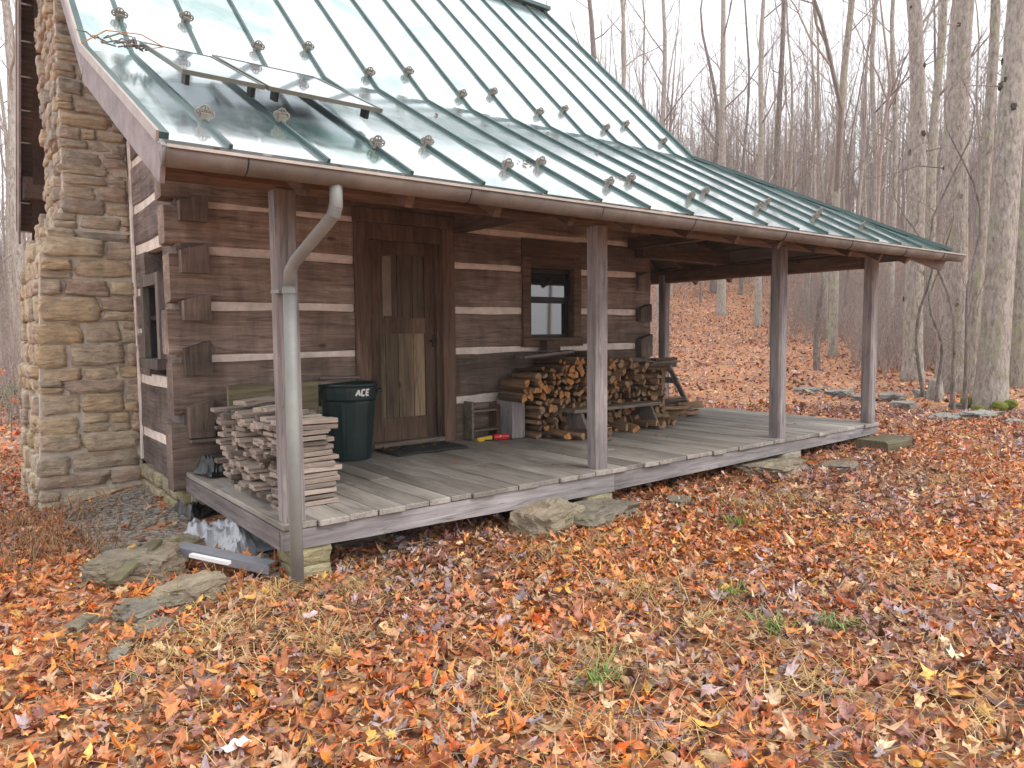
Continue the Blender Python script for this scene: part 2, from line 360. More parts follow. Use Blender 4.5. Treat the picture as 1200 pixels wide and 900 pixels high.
# ------------------------------------------------------------------ world & light
sc = bpy.context.scene
w = bpy.data.worlds.new('World'); sc.world = w; w.use_nodes = True; nt = w.node_tree
bg = nt.nodes['Background']; sk = nt.nodes.new('ShaderNodeTexSky'); sk.sky_type = 'NISHITA'; sk.sun_disc = False
SUN_EL, SUN_AZ = R(48), R(155)
sk.sun_elevation = SUN_EL; sk.sun_rotation = SUN_AZ; sk.dust_density = 4; sk.air_density = 1.2
hs = nt.nodes.new('ShaderNodeHueSaturation'); hs.inputs['Saturation'].default_value = .12; nt.links.new(sk.outputs[0], hs.inputs['Color'])
tcw = nt.nodes.new('ShaderNodeTexCoord'); nw = nt.nodes.new('ShaderNodeTexNoise'); nw.inputs['Scale'].default_value = 2.5; nw.inputs['Detail'].default_value = 5
nt.links.new(tcw.outputs['Generated'], nw.inputs['Vector'])
rw = ramp(nt, [(.35, (8.2, 8.3, 8.7)), (.65, (9.9, 9.9, 10.1))]); nt.links.new(nw.outputs['Fac'], rw.inputs[0])
cc = mixc(nt, hs.outputs[0], rw.outputs[0], .8)
nt.links.new(cc, bg.inputs['Color']); bg.inputs['Strength'].default_value = .1
sl = bpy.data.lights.new('sun', 'SUN'); sl.energy = 1.0; sl.angle = R(25); sl.color = (1, .97, .93)
so = bpy.data.objects.new('sun', sl); C.objects.link(so)
sd = Vector((math.sin(SUN_AZ)*math.cos(SUN_EL), math.cos(SUN_AZ)*math.cos(SUN_EL), math.sin(SUN_EL)))
so.rotation_euler = sd.to_track_quat('Z', 'Y').to_euler()
sc.view_settings.view_transform = 'Standard'; sc.view_settings.look = 'None'; sc.view_settings.gamma = 1; sc.view_settings.exposure = 1.04
sc.cycles.max_bounces = 5; sc.cycles.diffuse_bounces = 3; sc.cycles.glossy_bounces = 3
sc.cycles.use_denoising = True

# ------------------------------------------------------------------ ground sheet
def make_ground():
    def axis(lo, hi, c0, c1, fine, grow=1.12):
        a = list(np.arange(c0, c1, fine)); st = fine; x = c1
        while x < hi: a.append(x); st = min(st*grow, 12); x += st
        a.append(hi); st = fine; x = c0 - fine
        while x > lo: a.insert(0, x); st = min(st*grow, 12); x -= st
        a.insert(0, lo); return a
    xs = axis(-90, 180, -5, 14, .16); ys = axis(-60, 170, -7, 9, .16)
    vs = [(x, y, ground(x, y)) for y in ys for x in xs]; n = len(xs)
    fs = [(j*n+i, j*n+i+1, (j+1)*n+i+1, (j+1)*n+i) for j in range(len(ys)-1) for i in range(n-1)]
    b = MB(); b.add(vs, fs, 0); o = b.build('ground', M['ground'], smooth=True); o['kind'] = 'structure'
make_ground()
hz = MB(); hz.box((-91, -61, -8), (181, 171, 46)); hzo = hz.build('haze', None); hzo['kind'] = 'stuff'; hzo['label'] = 'thin pale mist hanging in the air'
hm = bpy.data.materials.new('haze_air'); hm.use_nodes = True; hn = hm.node_tree; hn.nodes.remove(hn.nodes['Principled BSDF'])
pv = hn.nodes.new('ShaderNodeVolumePrincipled'); pv.inputs['Color'].default_value = (.93, .93, .95, 1); pv.inputs['Density'].default_value = .0012; pv.inputs['Anisotropy'].default_value = .2
hn.links.new(pv.outputs[0], hn.nodes['Material Output'].inputs['Volume']); hzo.data.materials.clear(); hzo.data.materials.append(hm)

# ------------------------------------------------------------------ cabin
W, DEP, L, D = 5.51, 4.68, 7.18, 2.12
cab = thing('log_cabin', 'dark hewn log cabin with white chinking, stone chimney, wraparound porch and green metal roof', 'cabin', (0, 0, -.36))
ROOF_S = 2.7/2.805
def zup(y): return 3.18 + ROOF_S*(y+.465)
DO = (1.51, 2.61, -.1, 2.12); WI = (3.49, 4.35, .94, 1.92)
front = [(-.14, .385), (.46, .885), (.95, 1.305), (1.365, 1.755), (1.82, 2.125), (2.175, 2.5), (2.55, 2.9), (2.95, 3.3)]
lw = MB(); T = .2
def cutspans(x0, x1, z0, z1, opens):
    sp = [(x0, x1)]
    for (a, b_, c, d) in opens:
        if z1 > c+.06 and z0 < d-.06:
            ns = []
            for (p, q) in sp:
                if a > p: ns.append((p, min(a, q)))
                if b_ < q: ns.append((max(b_, p), q))
            sp = [s_ for s_ in ns if s_[1]-s_[0] > .03]
    return sp
for i, (z0, z1) in enumerate(front):
    for (a, b_) in cutspans(-.075, W+.06, z0, z1, [DO, WI]):
        lw.hewn((a if a > 0 else a+rnd(-.03, .02), 0, z0), (b_, T, z1), 0)
fw_ = lw.build('front_wall', M['log'], cab)
lw = MB()
for i, (z0, z1) in enumerate(front): lw.hewn((-.06, DEP-T, z0), (W+.06, DEP, z1), 0)
lw.build('rear_wall', M['log'], cab)
gab = [(-.14, .14), (.215, .655), (.725, 1.12), (1.175, 1.485), (1.545, 1.885), (1.955, 2.265), (2.335, 2.69), (2.755, 3.1), (3.15, 3.4)]
GW = (.50, 1.17, .9, 1.64)
lw = MB(); rw2 = MB()
for i, (z0, z1) in enumerate(gab):
    y0 = .01
    for (a, b_) in cutspans(y0, DEP-.01, z0, z1, [GW]): lw.hewn((0, a, z0), (T, b_, z1), 1)
    rw2.hewn((W-T, .01, z0), (W, DEP-.01, z1), 1)
# staggered log heads that stand proud at the corner, each with a sloping dovetail top
def head(b, x0, x1, y0, y1, z0, z1, drop):
    vs = [(x0, y0, z0), (x1, y0, z0), (x1, y1, z0), (x0, y1, z0), (x0, y0, z1-drop), (x1, y0, z1), (x1, y1, z1), (x0, y1, z1-drop)]
    b.add(vs, [(0, 3, 2, 1), (4, 5, 6, 7), (0, 1, 5, 4), (1, 2, 6, 5), (2, 3, 7, 6), (3, 0, 4, 7)])
heads = MB()
for (z0, z1) in gab[1:7]:
    c = (z0+z1)/2; h = (z1-z0)*.7
    for hx in ((.015, .225), (W-.21, W+.01)):
        hb_ = MB(); head(hb_, hx[0]+rnd(-.01, .01), hx[1]+rnd(-.02, .01), -.075+rnd(-.02, .02), -.002, c-h/2, c+h/2, .06); hb_.build('log_end', M['logend'], cab)
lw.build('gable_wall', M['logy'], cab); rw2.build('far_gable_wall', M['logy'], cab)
# upper gable boards under the roof slopes
def gable_tri(x0, x1, name):
    b = MB(); yr, zr = 2.34, 5.70
    for k in range(24):
        ya = .02 + (DEP-.04)*k/24; yb_ = .02+(DEP-.04)*(k+1)/24 - .006
        def zt(y): return min(zup(y)-.2, 5.88-1.477*(y-2.34)-.25 if y > 2.34 else 99)
        za, zb = max(zt(ya), 3.42), max(zt(yb_), 3.42)
        vs = [(x0, ya, 3.41), (x1, ya, 3.41), (x1, yb_, 3.41), (x0, yb_, 3.41), (x0, ya, za), (x1, ya, za), (x1, yb_, zb), (x0, yb_, zb)]
        b.add(vs, [(0, 3, 2, 1), (4, 5, 6, 7), (0, 1, 5, 4), (1, 2, 6, 5), (2, 3, 7, 6), (3, 0, 4, 7)])
    return b.build(name, M['gable'], cab)
gable_tri(.02, .08, 'gable_boards'); gable_tri(W-.08, W-.02, 'gable_boards')
# chinking
ch = MB()
for i in range(len(front)-1):
    z0, z1 = front[i][1]-.02, front[i+1][0]+.02
    for (a, b_) in cutspans(.21, W-.02, z0, z1, [DO, WI]):
        n = max(2, int((b_-a)/.2)); vs = []
        for k in range(n+1):
            x = a+(b_-a)*k/n; e = .006*noise.noise(Vector((x*3, i*4, 0)))
            vs += [(x, .022+e, z0), (x, .012+e, (z0+z1)/2), (x, .022+e, z1)]
        fs = []
        for k in range(n): fs += [(k*3, k*3+3, k*3+4, k*3+1), (k*3+1, k*3+4, k*3+5, k*3+2)]
        ch.add(vs, fs)
    ch.box((.03, DEP-.15, z0), (W-.03, DEP-.03, z1))
ch.build('chinking', M['chink'], fw_)
ch = MB(); ch2 = MB()
for i in range(len(gab)-1):
    z0, z1 = gab[i][1]-.02, gab[i+1][0]+.02
    for (a, b_) in cutspans(.02, DEP-.03, z0, z1, [GW]): ch.box((.016, a, z0), (.1, b_, z1))
    ch2.box((W-.1, .03, z0), (W-.016, DEP-.03, z1))
    ch.box((-.045, .006, z0+.012), (.01, .19, z1-.012))
ch.build('gable_chinking', M['chink'], cab); ch2.build('gable_chinking', M['chink'], cab); ch = MB(); ch.hewn((-.02, 1.60, -.1), (.01, 1.64, 2.95), 2, amp=.012, step=.1); ch.build('mortar_joint', M['chink'], cab)
# black sheet behind the openings, standing in for the shaded interior
ib = MB(); ib.box((1.3, .25, -.05), (4.6, .3, 2.3)); ib.build('interior_shade_sheet', M['black'], cab)

# door
dr = MB(); dr.box((1.69, .06, .03), (1.80, .10, 2.0)); dr.box((2.30, .06, .03), (2.41, .10, 2.0))
dr.box((1.80, .061, 1.86), (2.30, .10, 2.0)); dr.box((1.80, .061, 1.10), (2.30, .10, 1.25)); dr.box((1.80, .061, .03), (2.30, .10, .28))
door = dr.build('door', M['trim'], cab)
pb = MB(); xs = [1.80, 1.86, 2.0, 2.17, 2.30]
for i in range(4): pb.box((xs[i]+.003, .075, .28), (xs[i+1]-.003, .095, 1.10), [.35, .12, .75, .9][i])
for i in range(4): pb.box((xs[i]+.003, .078, 1.25), (xs[i+1]-.003, .095, 1.86), [.1, .05, .12, .02][i])
pb.build('door_panel', M['doorboard'], door)
ps = MB(); ps.box((1.835, .066, 1.27), (1.93, .077, 1.84)); q = ps.build('pale_strip', M['doorpale'], door); q['label'] = 'pale grey vertical board in the upper door panel'
hd = MB(); hd.tube([(2.36, .055, 1.02), (2.36, .02, 1.02)], [.012, .012]); hd.tube([(2.36, .02, .96), (2.36, .015, 1.08)], [.01, .01]); hd.build('handle', M['black'], door)
df = MB(); df.box((1.515, -.035, -.0), (1.655, .18, 2.13), bev=.004); df.box((2.455, -.035, 0), (2.6, .18, 2.13), bev=.004); df.box((1.51, -.045, 2.132), (2.61, .18, 2.26), bev=.004)
df.box((1.656, .0, 1.98), (2.454, .17, 2.128)); df.box((1.656, .02, 0), (1.69, .17, 1.978)); df.box((2.41, .02, 0), (2.454, .17, 1.978))
df.build('door_frame', M['trim'], cab)
th = MB(); th.box((1.66, -.04, .0), (2.45, .15, .06), bev=.005); th.build('door_threshold', M['bench'], cab)

# front window
fr = MB()
x0, x1, z0, z1 = 3.49, 4.35, .94, 1.92
fr.box((x0, -.03, z0+.10), (x0+.11, .16, z1), bev=.003); fr.box((x1-.11, -.03, z0+.10), (x1, .16, z1), bev=.003); fr.box((x0+.112, -.028, z1-.12), (x1-.112, .16, z1-.002)); fr.box((x0-.01, -.05, z0), (x1+.01, .16, z0+.098), bev=.004); fr.box((x0, -.01, z1+.002), (x1, .16, z1+.2))
wn = fr.build('window', M['trimx'], cab)
sa = MB(); a0, a1, c0, c1 = x0+.113, x1-.113, z0+.10, z1-.123; mid = 1.46
for (zz0, zz1, yy) in ((c0, mid, .07), (mid, c1, .045)):
    sa.box((a0, yy, zz0), (a0+.035, yy+.03, zz1)); sa.box((a1-.035, yy, zz0), (a1, yy+.03, zz1)); sa.box((a0+.036, yy+.001, zz0), (a1-.036, yy+.03, zz0+.035)); sa.box((a0+.036, yy+.001, zz1-.035), (a1-.036, yy+.03, zz1))
sa.build('sash', M['black'], wn)
gl = MB(); gl.box((a0+.03, .085, c0+.03), (a1-.03, .09, mid-.03)); gl.box((a0+.03, .06, mid+.03), (a1-.03, .065, c1-.03)); gl.build('pane', M['glass'], wn)
# gable window
fr = MB(); y0, y1, z0, z1 = GW
fr.box((-.05, y0, z0), (.12, y0+.09, z1), bev=.003); fr.box((-.05, y1-.09, z0), (.12, y1, z1), bev=.003); fr.box((-.048, y0+.092, z1-.1), (.12, y1-.092, z1-.002)); fr.box((-.08, y0-.02, z0-.09), (.12, y1+.02, z0-.002), bev=.004)
gw = fr.build('window', M['benchleg'], cab)
sa = MB(); sa.box((.0, y0+.092, z0), (.04, y0+.13, z1-.1)); sa.box((.0, y1-.13, z0), (.04, y1-.092, z1-.1)); sa.box((.001, y0+.13, 1.24), (.04, y1-.13, 1.28)); sa.build('sash', M['black'], gw)
gl = MB(); gl.box((.05, y0+.1, z0+.01), (.055, y1-.1, z1-.11)); gl.build('pane', M['glass'], gw)

# stone foundation and chimney
st = MB(); core = MB(); core.box((.04, .02, -.75), (.3, 1.7, -.15)); core.box((.3, .02, -.75), (W, .2, -.15)); core.box((.04, 3.0, -.9), (.3, DEP-.02, -.15))
y = .05
while y < 1.62:
    wd = rnd(.16, .34)
    for zc, hh in ((-.22, .07), (-.37, .075), (-.52, .07), (-.66, .07)):
        st.rock((.05, y+wd/2+rnd(-.03, .03), zc), (.07, wd/2*.93, hh*.9), amp=.12, sq=.25)
    y += wd
x = .05
while x < W:
    wd = rnd(.2, .4); st.rock((x+wd/2, .06, -.24), (wd/2, .06, .09), amp=.12, sq=.3); st.rock((x+wd/2, .06, -.42), (wd/2, .06, .09), amp=.12, sq=.3); x += wd
fo = st.build('foundation', M['pier'], cab, smooth=True); core.build('foundation_core', M['mortar'], fo)
def chx(z):      # west face of the chimney at height z
    if z < -.2: return -.87
    if z < 1.85: return -.86 + .09*(z+.2)/2.05
    if z < 2.35: return -.77 + .22*(z-1.85)/.5
    return -.55 + .02*(z-2.35)/3
def chy(z): return (1.65, 3.05) if z < 2.0 else (1.65+.12*min(1, (z-2)/.4), 3.05-.2*min(1, (z-2)/.4))
core = MB(); zz = [-.8, -.2, .8, 1.85, 2.1, 2.35, 6.9]; vs = []; fs = []
for z in zz:
    xw = chx(z)+.004; ya, yb_ = chy(z); ya += .002; yb_ -= .004
    vs += [(xw, ya, z), (-.003, ya, z), (-.003, yb_, z), (xw, yb_, z)]
for i in range(len(zz)-1):
    for j in range(4): fs.append((i*4+j, i*4+(j+1) % 4, i*4+4+(j+1) % 4, i*4+4+j))
fs.append((24, 25, 26, 27)); core.add(vs, fs); 
stn = MB(); z = -.72
def tz(z): return min(1, max(0, (.72 if z < 1.9 else .52) + rnd(-.36, .28)))
while z < 6.85:
    h = rnd(.12, .23) if z < 2.0 else rnd(.08, .15)
    if z < 0 and rnd(0, 1) < .6: h = rnd(.17, .25)
    xw = chx(z+h/2); ya, yb_ = chy(z+h/2)
    x = xw + rnd(-.03, .01)
    while x < -.02:
        wd = rnd(.16, .58)*(1.1 if z < 0 else 1)
        if z > 2.1: wd *= .75
        if x+wd > -.08: wd = -.005-x
        dp = rnd(-.004, .035); zo = rnd(-.02, .02); tl = rnd(-.012, .012)
        if wd < .3 and h > .12 and rnd(0, 1) < .6:
            f = rnd(.35, .65)
            stn.rock((x+wd/2, ya+.07-dp, z+h*f/2), (wd/2*.95, .085, h*f/2*.95), amp=.2, sq=.3, cuts=4, t=tz(z))
            stn.rock((x+wd/2+rnd(-.01, .01), ya+.07-rnd(0, .035), z+h*(1+f)/2), (wd/2*.9, .085, h*(1-f)/2*.95), amp=.2, sq=.3, cuts=4, t=tz(z))
        else: stn.rock((x+wd/2, ya+.065-dp, z+h/2+zo), (wd/2*.98, .085, h*.5*rnd(.85, 1.08)), amp=.2, sq=.28, cuts=5, t=tz(z))
        x += wd
    y = ya + .1
    while y < yb_:
        wd = min(rnd(.16, .4), yb_-y+.02); stn.rock((xw+.06-rnd(-.01, .045), y+wd/2, z+h/2+rnd(-.02, .02)), (.08, wd/2*.95, h/2*rnd(.85, 1.05)), amp=.22, sq=.3, cuts=4, t=tz(z)); y += wd
    z += h
chm = stn.build('chimney', M['stone'], cab, smooth=True); core.build('mortar_core', M['mortar'], chm)

# deck
dk = MB(); x = -.005; k = 0
while x < L-.02:
    wd = rnd(.17, .215); x1 = min(x+wd, L)
    ye = .0 if x1 < W+.02 else 4.6
    ys_ = -D-.02+rnd(-.012, .012)
    cuts = [ys_, ye]
    if rnd(0, 1) < .45: cuts = [ys_, rnd(-1.5, -.4), ye]
    for a, b_ in zip(cuts[:-1], cuts[1:]):
        if a >= ye: continue
        dk.box((x+.003, a+.002, -.036+rnd(-.002, .002)), (x1-.003, b_-.002, rnd(-.003, .003)), bev=.004)
    x = x1; k += 1
deck = dk.build('porch_deck', M['deck'], cab)
fa = MB()
def strip(x0, x1, b0, b1, y, n=10):
    vs = []; fs = []
    for i in range(n+1):
        x = x0+(x1-x0)*i/n; b_ = b0+(b1-b0)*i/n + .004*noise.noise(Vector((x*3, 0, 0)))
        vs += [(x, y, b_), (x, y, -.04), (x, y+.045, -.04), (x, y+.045, b_)]
    for i in range(n):
        for j in range(4): fs.append((i*4+j, i*4+4+j, i*4+4+(j+1) % 4, i*4+(j+1) % 4))
    fs += [(0, 1, 2, 3), (n*4+3, n*4+2, n*4+1, n*4)]
    fa.add(vs, fs)
strip(-.005, 2.735, -.155, -.19, -D); strip(2.74, L, -.18, -.13, -D)
fa.build('fascia', M['fascia'], deck)
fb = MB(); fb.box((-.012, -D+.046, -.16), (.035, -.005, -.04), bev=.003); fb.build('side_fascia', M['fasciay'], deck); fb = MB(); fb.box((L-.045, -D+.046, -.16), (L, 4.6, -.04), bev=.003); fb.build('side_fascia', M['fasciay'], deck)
jo = MB()
for i in range(9): jo.box((.1, -D+.3+i*.24, -.15), (L-.05, -D+.34+i*.24, -.04))
jo.build('joist', M['beam'], deck)

# posts
posts = [(.02, -2.10, 2.1), (2.56, -2.10, 2.1), (5.13, -2.10, 2.1), (7.03, -2.10, 2.1), (7.03, 1.0, 2.1), (7.03, 4.4, 2.1)]
for (x, y, h) in posts:
    p = MB(); p.hewn((x, y, .003), (x+.128, y+.13, 1.93), 2, amp=.006, step=.3); p.build('porch_post', M['post'], cab)
bt = MB(); bt.hewn((-.55, -2.09, 1.93), (7.2, -1.94, 2.07), 0, amp=.006); bt.build('porch_beam', M['beam'], cab)
bt = MB(); bt.hewn((7.04, -1.935, 1.81), (7.17, 4.6, 1.99), 1, amp=.006); bt.build('porch_beam', M['beamy'], cab)
bt = MB(); bt.box((5.3, -.12, 2.0), (7.035, .04, 2.16)); bt.build('tie_beam', M['beam'], cab)
for x in (2.56+.07, 5.13+.07): # knee bits and tie beams to the wall
    bt = MB(); bt.box((x-.05, -1.93, 2.1), (x+.05, -.005, 2.23)); bt.build('tie_beam', M['beamy'], cab)
# roof geometry
XE0, XG, XE1, YE, ZE = -.70, 5.81, 7.71, -2.65, 1.98
def ybk(x): return -.465 - .24*max(0, min(1, (1-x)/1.7))
def brk(x): y = ybk(x); return Vector((x, y, zup(y)))
S = .4865; XS = -.8789
sx = [XE0] + [XS+k*S for k in range(1, 18)]
def eave(x): return Vector((x, YE, ZE))
HIPB = brk(XG)
def hip(x):
    t = (x-XG)/(XE1-XG); return HIPB.lerp(Vector((XE1, YE, ZE)), t)
rb = MB()
def quad(b, a, c, d, e, n=6, t=None):
    b.add([a, c, d, e], [(0, 1, 2, 3)], t)
xx = sorted(set([XE0]+[x for x in sx[1:]]+[XG, XE1]))
for a, b_ in zip(xx[:-1], xx[1:]):
    top = lambda x: brk(x) if x <= XG+1e-6 else hip(x)
    rb.add([eave(a), eave(b_), top(b_), top(a)], [(0, 1, 2, 3)], 0.3)
    if b_ <= XG+1e-6: rb.add([brk(a), brk(b_), Vector((b_, 2.34, 5.88)), Vector((a, 2.34, 5.88))], [(0, 1, 2, 3)], .3)
# rear slope, east porch slope
rb.add([Vector((XE0, 2.34, 5.88)), Vector((XG, 2.34, 5.88)), Vector((XG, 4.72, 2.40)), Vector((XE0, 4.72, 2.40))], [(0, 1, 2, 3)], .3)
rb.add([HIPB, Vector((XE1, YE, ZE)), Vector((XE1, 4.9, ZE)), Vector((XG, 4.9, HIPB.z))], [(0, 1, 2, 3)], .3)
rb.add([Vector((XG-.3, HIPB.y+.31, HIPB.z)), Vector((XG, HIPB.y, HIPB.z)), Vector((XG, 4.9, HIPB.z)), Vector((XG-.3, 4.9, HIPB.z))], [(0, 1, 2, 3)], .3)
roof = rb.build('roof', M['roof'], cab)
md = roof.modifiers.new('sol', 'SOLIDIFY'); md.thickness = .02; md.offset = -1
# seams
sb = MB()
def seam(p, q, w=.018, h=.022, up=None):
    p, q = Vector(p), Vector(q); d = (q-p).normalized(); n = Vector((0, -d.z, d.y)) if abs(d.x) < .3 and up is None else Vector(up or (0, 0, 1))
    n.normalize()
    if n.z < 0: n = -n
    sb.bar(p+n*h/2, q+n*h/2, w, h, .5, up=n)
dlow = (brk(3)-eave(3)).normalized()
for x in sx[1:]:
    if x > XE1-.04: continue
    e = eave(x) - dlow*.012; tp = brk(x) if x <= XG else hip(x)
    seam(e, tp)
    if x <= XG: seam(brk(x), (x, 2.34, 5.88))
for x in (XE0+.02, XG-.015): seam(brk(x), (x, 2.34, 5.88), .04, .03)
seam(eave(XE0+.02), brk(XE0+.02), .04, .03)
seam(HIPB, (XE1, YE, ZE), .06, .035, (0, 0, 1))
k = 0; y = HIPB.y
while y < 4.8:
    y += S; seam((XG, y, HIPB.z), (XE1, y, ZE), up=(0, 0, 1))
sb.build('seam', M['seam'], roof)
rc = MB(); rc.bar((XE0-.02, 2.34, 5.90), (XG+.08, 2.34, 5.90), .2, .05, up=(0, 0, 1)); rc.build('ridge_cap', M['seam'], roof)
# roof underside sheathing + rafters
ub = MB()
o1 = Vector((0, 0, -.035)); o2 = Vector((0, 0, -.06))
def slab(pts, t=None):
    n = len(pts); vs = [Vector(p)+o1 for p in pts]+[Vector(p)+o2 for p in pts]
    fs = [tuple(range(n)), tuple(range(2*n-1, n-1, -1))]+[(i, (i+1) % n, n+(i+1) % n, n+i) for i in range(n)]
    ub.add(vs, fs, t)
for i in range(9):
    a, b_ = i/9, (i+1)/9-.012
    slab([Vector((XE0+.03, YE, ZE)).lerp(brk(XE0+.03), a), Vector((XE1, YE, ZE)).lerp(HIPB, a), Vector((XE1, YE, ZE)).lerp(HIPB, b_), Vector((XE0+.03, YE, ZE)).lerp(brk(XE0+.03), b_)])
for i in range(11):
    a, b_ = i/11, (i+1)/11-.01
    A, B = brk(XE0+.03), brk(XG-.03); A2, B2 = Vector((XE0+.03, 2.34, 5.88)), Vector((XG-.03, 2.34, 5.88)); slab([A.lerp(A2, a), B.lerp(B2, a), B.lerp(B2, b_), A.lerp(A2, b_)])
    A2, B2 = Vector((XE0+.03, 4.70, 2.43)), Vector((XG-.03, 4.70, 2.43)); A, B = Vector((XE0+.03, 2.34, 5.88)), Vector((XG-.03, 2.34, 5.88)); slab([A.lerp(A2, a), B.lerp(B2, a), B.lerp(B2, b_), A.lerp(A2, b_)])
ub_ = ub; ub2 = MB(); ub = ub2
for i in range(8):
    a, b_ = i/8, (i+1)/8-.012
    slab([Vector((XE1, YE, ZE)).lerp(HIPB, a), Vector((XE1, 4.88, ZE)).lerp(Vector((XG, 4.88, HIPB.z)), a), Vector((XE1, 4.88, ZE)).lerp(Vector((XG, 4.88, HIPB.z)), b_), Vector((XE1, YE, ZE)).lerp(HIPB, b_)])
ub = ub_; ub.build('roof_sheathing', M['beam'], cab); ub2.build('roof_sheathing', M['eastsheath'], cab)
x = -.02
while x < 5.7:
    r = MB(); dn = Vector((0, 0, -.13)); a = eave(x)+dlow*.02+dn; e = Vector((x, -.02, 0)); e.z = ZE+(e.y-YE)*(1.2/2.185)-.13
    r.bar(a, e, .05, .12, up=(0, 0, 1)); r.build('rafter', M['beamy'], cab); x += .61
y = .3
while y < 4.6:
    r = MB(); r.bar((XE1-.03, y, ZE-.13), (W+.02, y, ZE-.13+(XE1-.03-W-.02)*.63), .05, .12); r.build('rafter', M['beam'], cab); y += .61
r = MB(); r.bar(Vector((XE1-.06, YE+.06, ZE-.15)), HIPB+Vector((0, 0, -.15)), .07, .14); r.build('rafter', M['rake'], cab)
for x in (6.1, 6.7):  # jack rafters of the hip corner
    r = MB(); h = hip(x); r.bar(Vector((x, YE+.03, ZE-.13)), h+Vector((0, 0, -.13)), .05, .12); r.build('rafter', M['beamy'], cab)
# rake boards
def rake(p, q, h, x, t=.022, slopeax='y'):
    rk = MB(); p, q = Vector(p), Vector(q); vs = []
    rk.bar(p-Vector((0, 0, .012+h/2)), q-Vector((0, 0, .012+h/2)), t, h*.86, up=(0, 0, 1)); k = len(rk.v)
    for i in range(k): rk.v[i] = (rk.v[i][0]+x-p.x+t/2, rk.v[i][1], rk.v[i][2])
    o = rk.build('rake_board', M['rake'], cab)
rake(eave(XE0), brk(XE0), .2, XE0+.002); rake(brk(XE0)+Vector((0, .003, 0)), (XE0, 2.34, 5.88), .17, XE0+.003); rake((XE0, 2.343, 5.88), (XE0, 4.71, 2.42), .24, XE0+.002)
rake(brk(XG), (XG, 2.34, 5.88), .2, XG-.03); rake((XG, 2.343, 5.88), (XG, 4.7, 2.43), .2, XG-.03)
me_ = MB(); me_.bar(eave(XE0-.006)+Vector((0, 0, .01)), brk(XE0-.006)+Vector((0, 0, .01)), .014, .05, up=(0, 0, 1)); me_.bar(brk(XE0-.006)+Vector((0, 0, .01)), (XE0-.006, 2.34, 5.89), .014, .05); me_.bar((XE0-.006, 2.34, 5.89), (XE0-.006, 4.72, 2.41), .014, .05); me_.build('edge_trim', M['gutterrim'], roof)
sf = MB(); sf.bar((-.5, 2.36, 5.55), (-.5, 4.62, 2.25), .12, .05); sf.build('lookout_board', M['gable'], cab)
pe = MB(); pe.box((-.66, 4.15, 2.72), (0, 4.33, 2.98), bev=.01); pe.build('plate_end', M['gable'], cab)
# snow guards
def guard_mb(x, y, z, d):
    b = MB(); n = Vector((0, -d.z, d.y)); n = n if n.z > 0 else -n; c = Vector((x, y, z))
    for sx_ in (-.04, .04, 0):
        cc_ = c + Vector((sx_, 0, 0)) + n*(.055 if sx_ else .08); rr = .03 if sx_ else .034
        pts = [cc_ + Vector((1, 0, 0))*(rr*math.cos(a)) + n*(rr*math.sin(a)) for a in [i*math.pi/5 for i in range(11)]]
        b.tube(pts, [.009]*11, 4, cap=False); b.tube([cc_ - Vector((rr, 0, 0)), cc_ + Vector((rr, 0, 0))], [.007, .007], 4); b.tube([cc_ - n*rr, cc_ + n*rr], [.007, .007], 4)
    b.obox(c+n*.03, (Vector((1, 0, 0)), d, n), (.035, .03, .03)); b.bar(c+n*.045, c+n*.05+d*.08, .02, .01, up=n)
    return b
dup = Vector((0, 2.805, 2.7)).normalized()
g1 = guard_mb(0, 0, 0, dlow); g1.origin = (0, 0, 0); g1.v = [tuple(Vector(q)*.66) for q in g1.v]; gl_ = g1.build('snow_guard', M['guard']); g2 = guard_mb(0, 0, 0, dup); g2.v = [tuple(Vector(q)*.72) for q in g2.v]; gu_ = g2.build('snow_guard', M['guard'])
def put(o, loc, first):
    c = o if first else o.copy()
    if not first: C.objects.link(c); ALL.append(c)
    c.rotation_euler = (rnd(-.05, .05), rnd(-.08, .08), rnd(-.12, .12)); c.parent = roof; c.location = Vector(loc) - Vector(roof['_w'])
    return c
for k in range(1, 16):
    x = XS+k*S; y = -2.25 if k % 2 else -2.02
    if k >= 16 or x > 6.5: continue
    put(gl_, (x, y, ZE+(y-YE)*(1.2/2.185)), k == 1)
for k in range(1, 14):
    x = XS+k*S; y = -.29 if k % 2 else -.13
    put(gu_, (x, y, zup(y)), k == 1)
# gutter
gp = MB(); n = 40
for i in range(n+1):
    x = XE0-.0+(XE1+.06-XE0)*i/n; sag = .012*math.sin(i*.35)
    zc = 1.922+sag*.3 + .012*i/n; yc = -2.715
    for j in range(9):
        a = math.pi + math.pi*j/8; gp.v.append((x, yc+.062*math.cos(a), zc+.075*math.sin(a)+.0)); gp.t.append(.5)
for i in range(n):
    for j in range(8): gp.f.append((i*9+j, (i+1)*9+j, (i+1)*9+j+1, i*9+j+1)); gp.mi.append(0)
gp.add([gp.v[j] for j in range(9)], [tuple(range(9))]); gp.add([gp.v[n*9+j] for j in range(9)], [tuple(range(9))])
gut = gp.build('gutter', M['gutter'], cab, smooth=True)
md = gut.modifiers.new('sol', 'SOLIDIFY'); md.thickness = .004
rm = MB(); rm.bar((XE0, -2.783, 1.923), (XE1+.06, -2.783, 1.935), .014, .014)
rm.build('gutter_rim', M['gutterrim'], gut)
for i, x in enumerate([-.35, .9, 1.95, 2.9, 4.1, 5.2, 6.3, 7.2]):
    pts = [(x, -2.715+.066*math.cos(math.pi+math.pi*j/8), 1.925+.079*math.sin(math.pi+math.pi*j/8)) for j in range(9)]; hb = MB(); hb.tube(pts, [.004]*9, 4); hb.build('gutter_joint', M['black'], gut)
